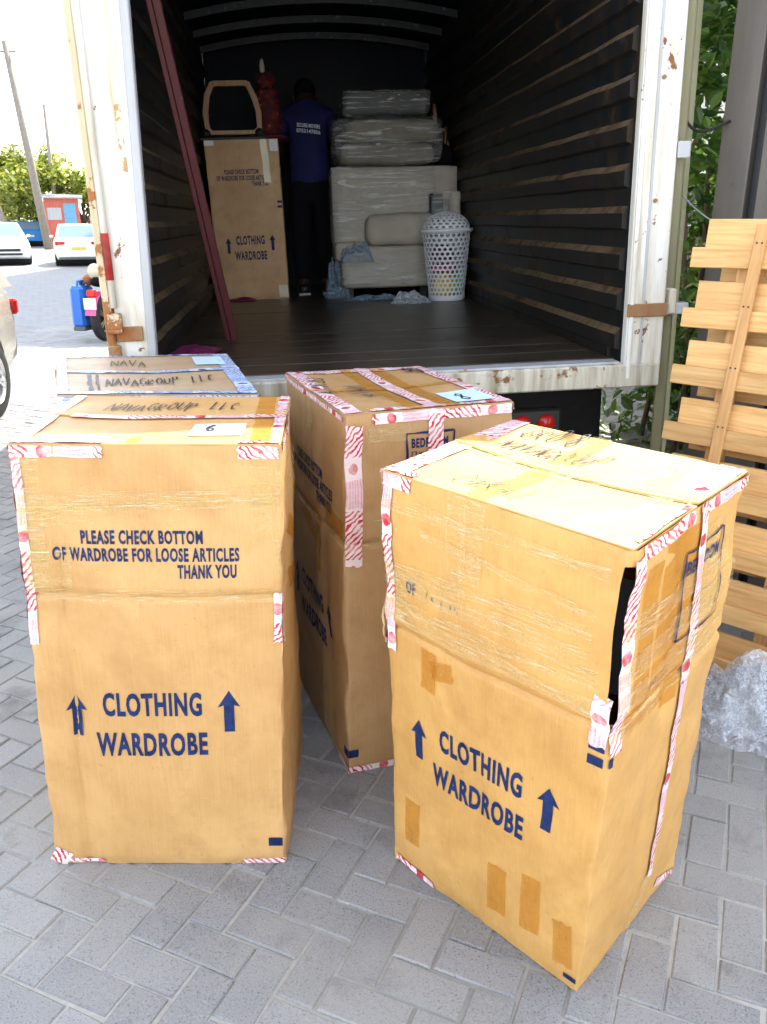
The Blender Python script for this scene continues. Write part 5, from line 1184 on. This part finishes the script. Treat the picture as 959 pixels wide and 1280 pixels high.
# ---- kiosk, fence, far houses
kk = thing('kiosk', 'small red painted kiosk with a blue poster by the street', 'kiosk', at(-19.75, 54.8, 20))
REDP = m_painted('faded_red_paint', (.50, .075, .045), amount=.3); MB().box((0, 0, 1.45), (2.0, 1.6, 2.9), bev=.02).build('kiosk_wall', REDP, kk); MB().box((0, -.05, 2.98), (2.5, 2.2, .10), rot=(R(5), 0, 0)).build('roof', GREY_STEEL, kk)
MB().box((.45, -.82, 1.9), (.7, .03, 1.3), bev=.005).build('poster', plain('blue_poster', (.12, .32, .50), .5), kk); MB().box((-.45, -.815, 1.95), (.8, .03, .7), bev=.005).build('shutter', GREY_STEEL, kk)
fe = thing('plank_fence', 'weathered grey plank fence running behind the parked cars', 'fence', at(-18.0, 58.5, 0)); FW = m_wood('grey_fence_wood', (.36, .29, .20), (.22, .17, .11), 2, .85)
for k in range(46): o = MB().box((0, 0, 0), (.20, .03, 1), bev=.004).build('plank', FW, fe) if k == 0 else None
pk0 = [c_ for c_ in fe.children][0]; pk0.location = (-5, 0, .95); pk0.scale = (1, 1, 1.9)
for k in range(1, 46): o = pk0.copy(); COL.objects.link(o); o.parent = fe; o.location = (-5 + k * .225, random.uniform(-.01, .01), .95 + random.uniform(-.08, .08)); o.rotation_euler = (0, random.gauss(0, .012), 0)
for z in (.5, 1.5): MB().box((0, .04, z), (10.4, .05, .08)).build('rail', FW, fe)
def house(label, M, w, d, h, wall, roofc, rows, cols):
    hs_ = thing('street_house', label, 'house', M, 'houses at the end of the street'); wm = plain('render_' + str(zlib.crc32(label.encode()) % 999), wall, .85, var=.1)
    MB().box((0, 0, h / 2), (w, d, h)).build('wall', wm, hs_); MB().box((0, 0, h + .12), (w + .5, d + .5, .24), bev=.03).build('roof', plain('roof_' + str(zlib.crc32(label.encode()) % 997), roofc, .7), hs_)
    for r_ in range(rows):
        for c_ in range(cols):
            x = -w / 2 + w * (c_ + .5) / cols; z = 1.6 + r_ * 2.9
            f = MB().box((x, -d / 2 - .01, z), (1.2, .08, 1.3), bev=.01).build('window', PLASTIC_W, hs_); MB().box((x, -d / 2 - .05, z), (1.02, .02, 1.12)).build('pane', GLASS, f)
    MB().box((w * .28, -d / 2 - .02, 1.05), (1.0, .06, 2.1), bev=.01).build('door', BLACKMETAL, hs_); return hs_
house('yellow rendered house with dark base at the street end', at(-38.5, 78, 14), 11, 8, 5.4, (.62, .47, .16), (.25, .24, .24), 2, 4)
house('low pale house with flat roof behind the trees', at(-21.5, 84, 8), 10, 8, 4.2, (.62, .58, .50), (.36, .33, .30), 1, 4)
house('grey two storey house beyond the kiosk', at(-11.5, 88, 5), 8, 8, 6.0, (.55, .54, .52), (.3, .3, .3), 2, 3)
house('tall apartment block standing ahead of the truck', at(5.5, 33.5, 0), 20, 20, 17, (.50, .47, .42), (.32, .31, .30), 5, 6)  # unseen block, added only to cast shade across the street
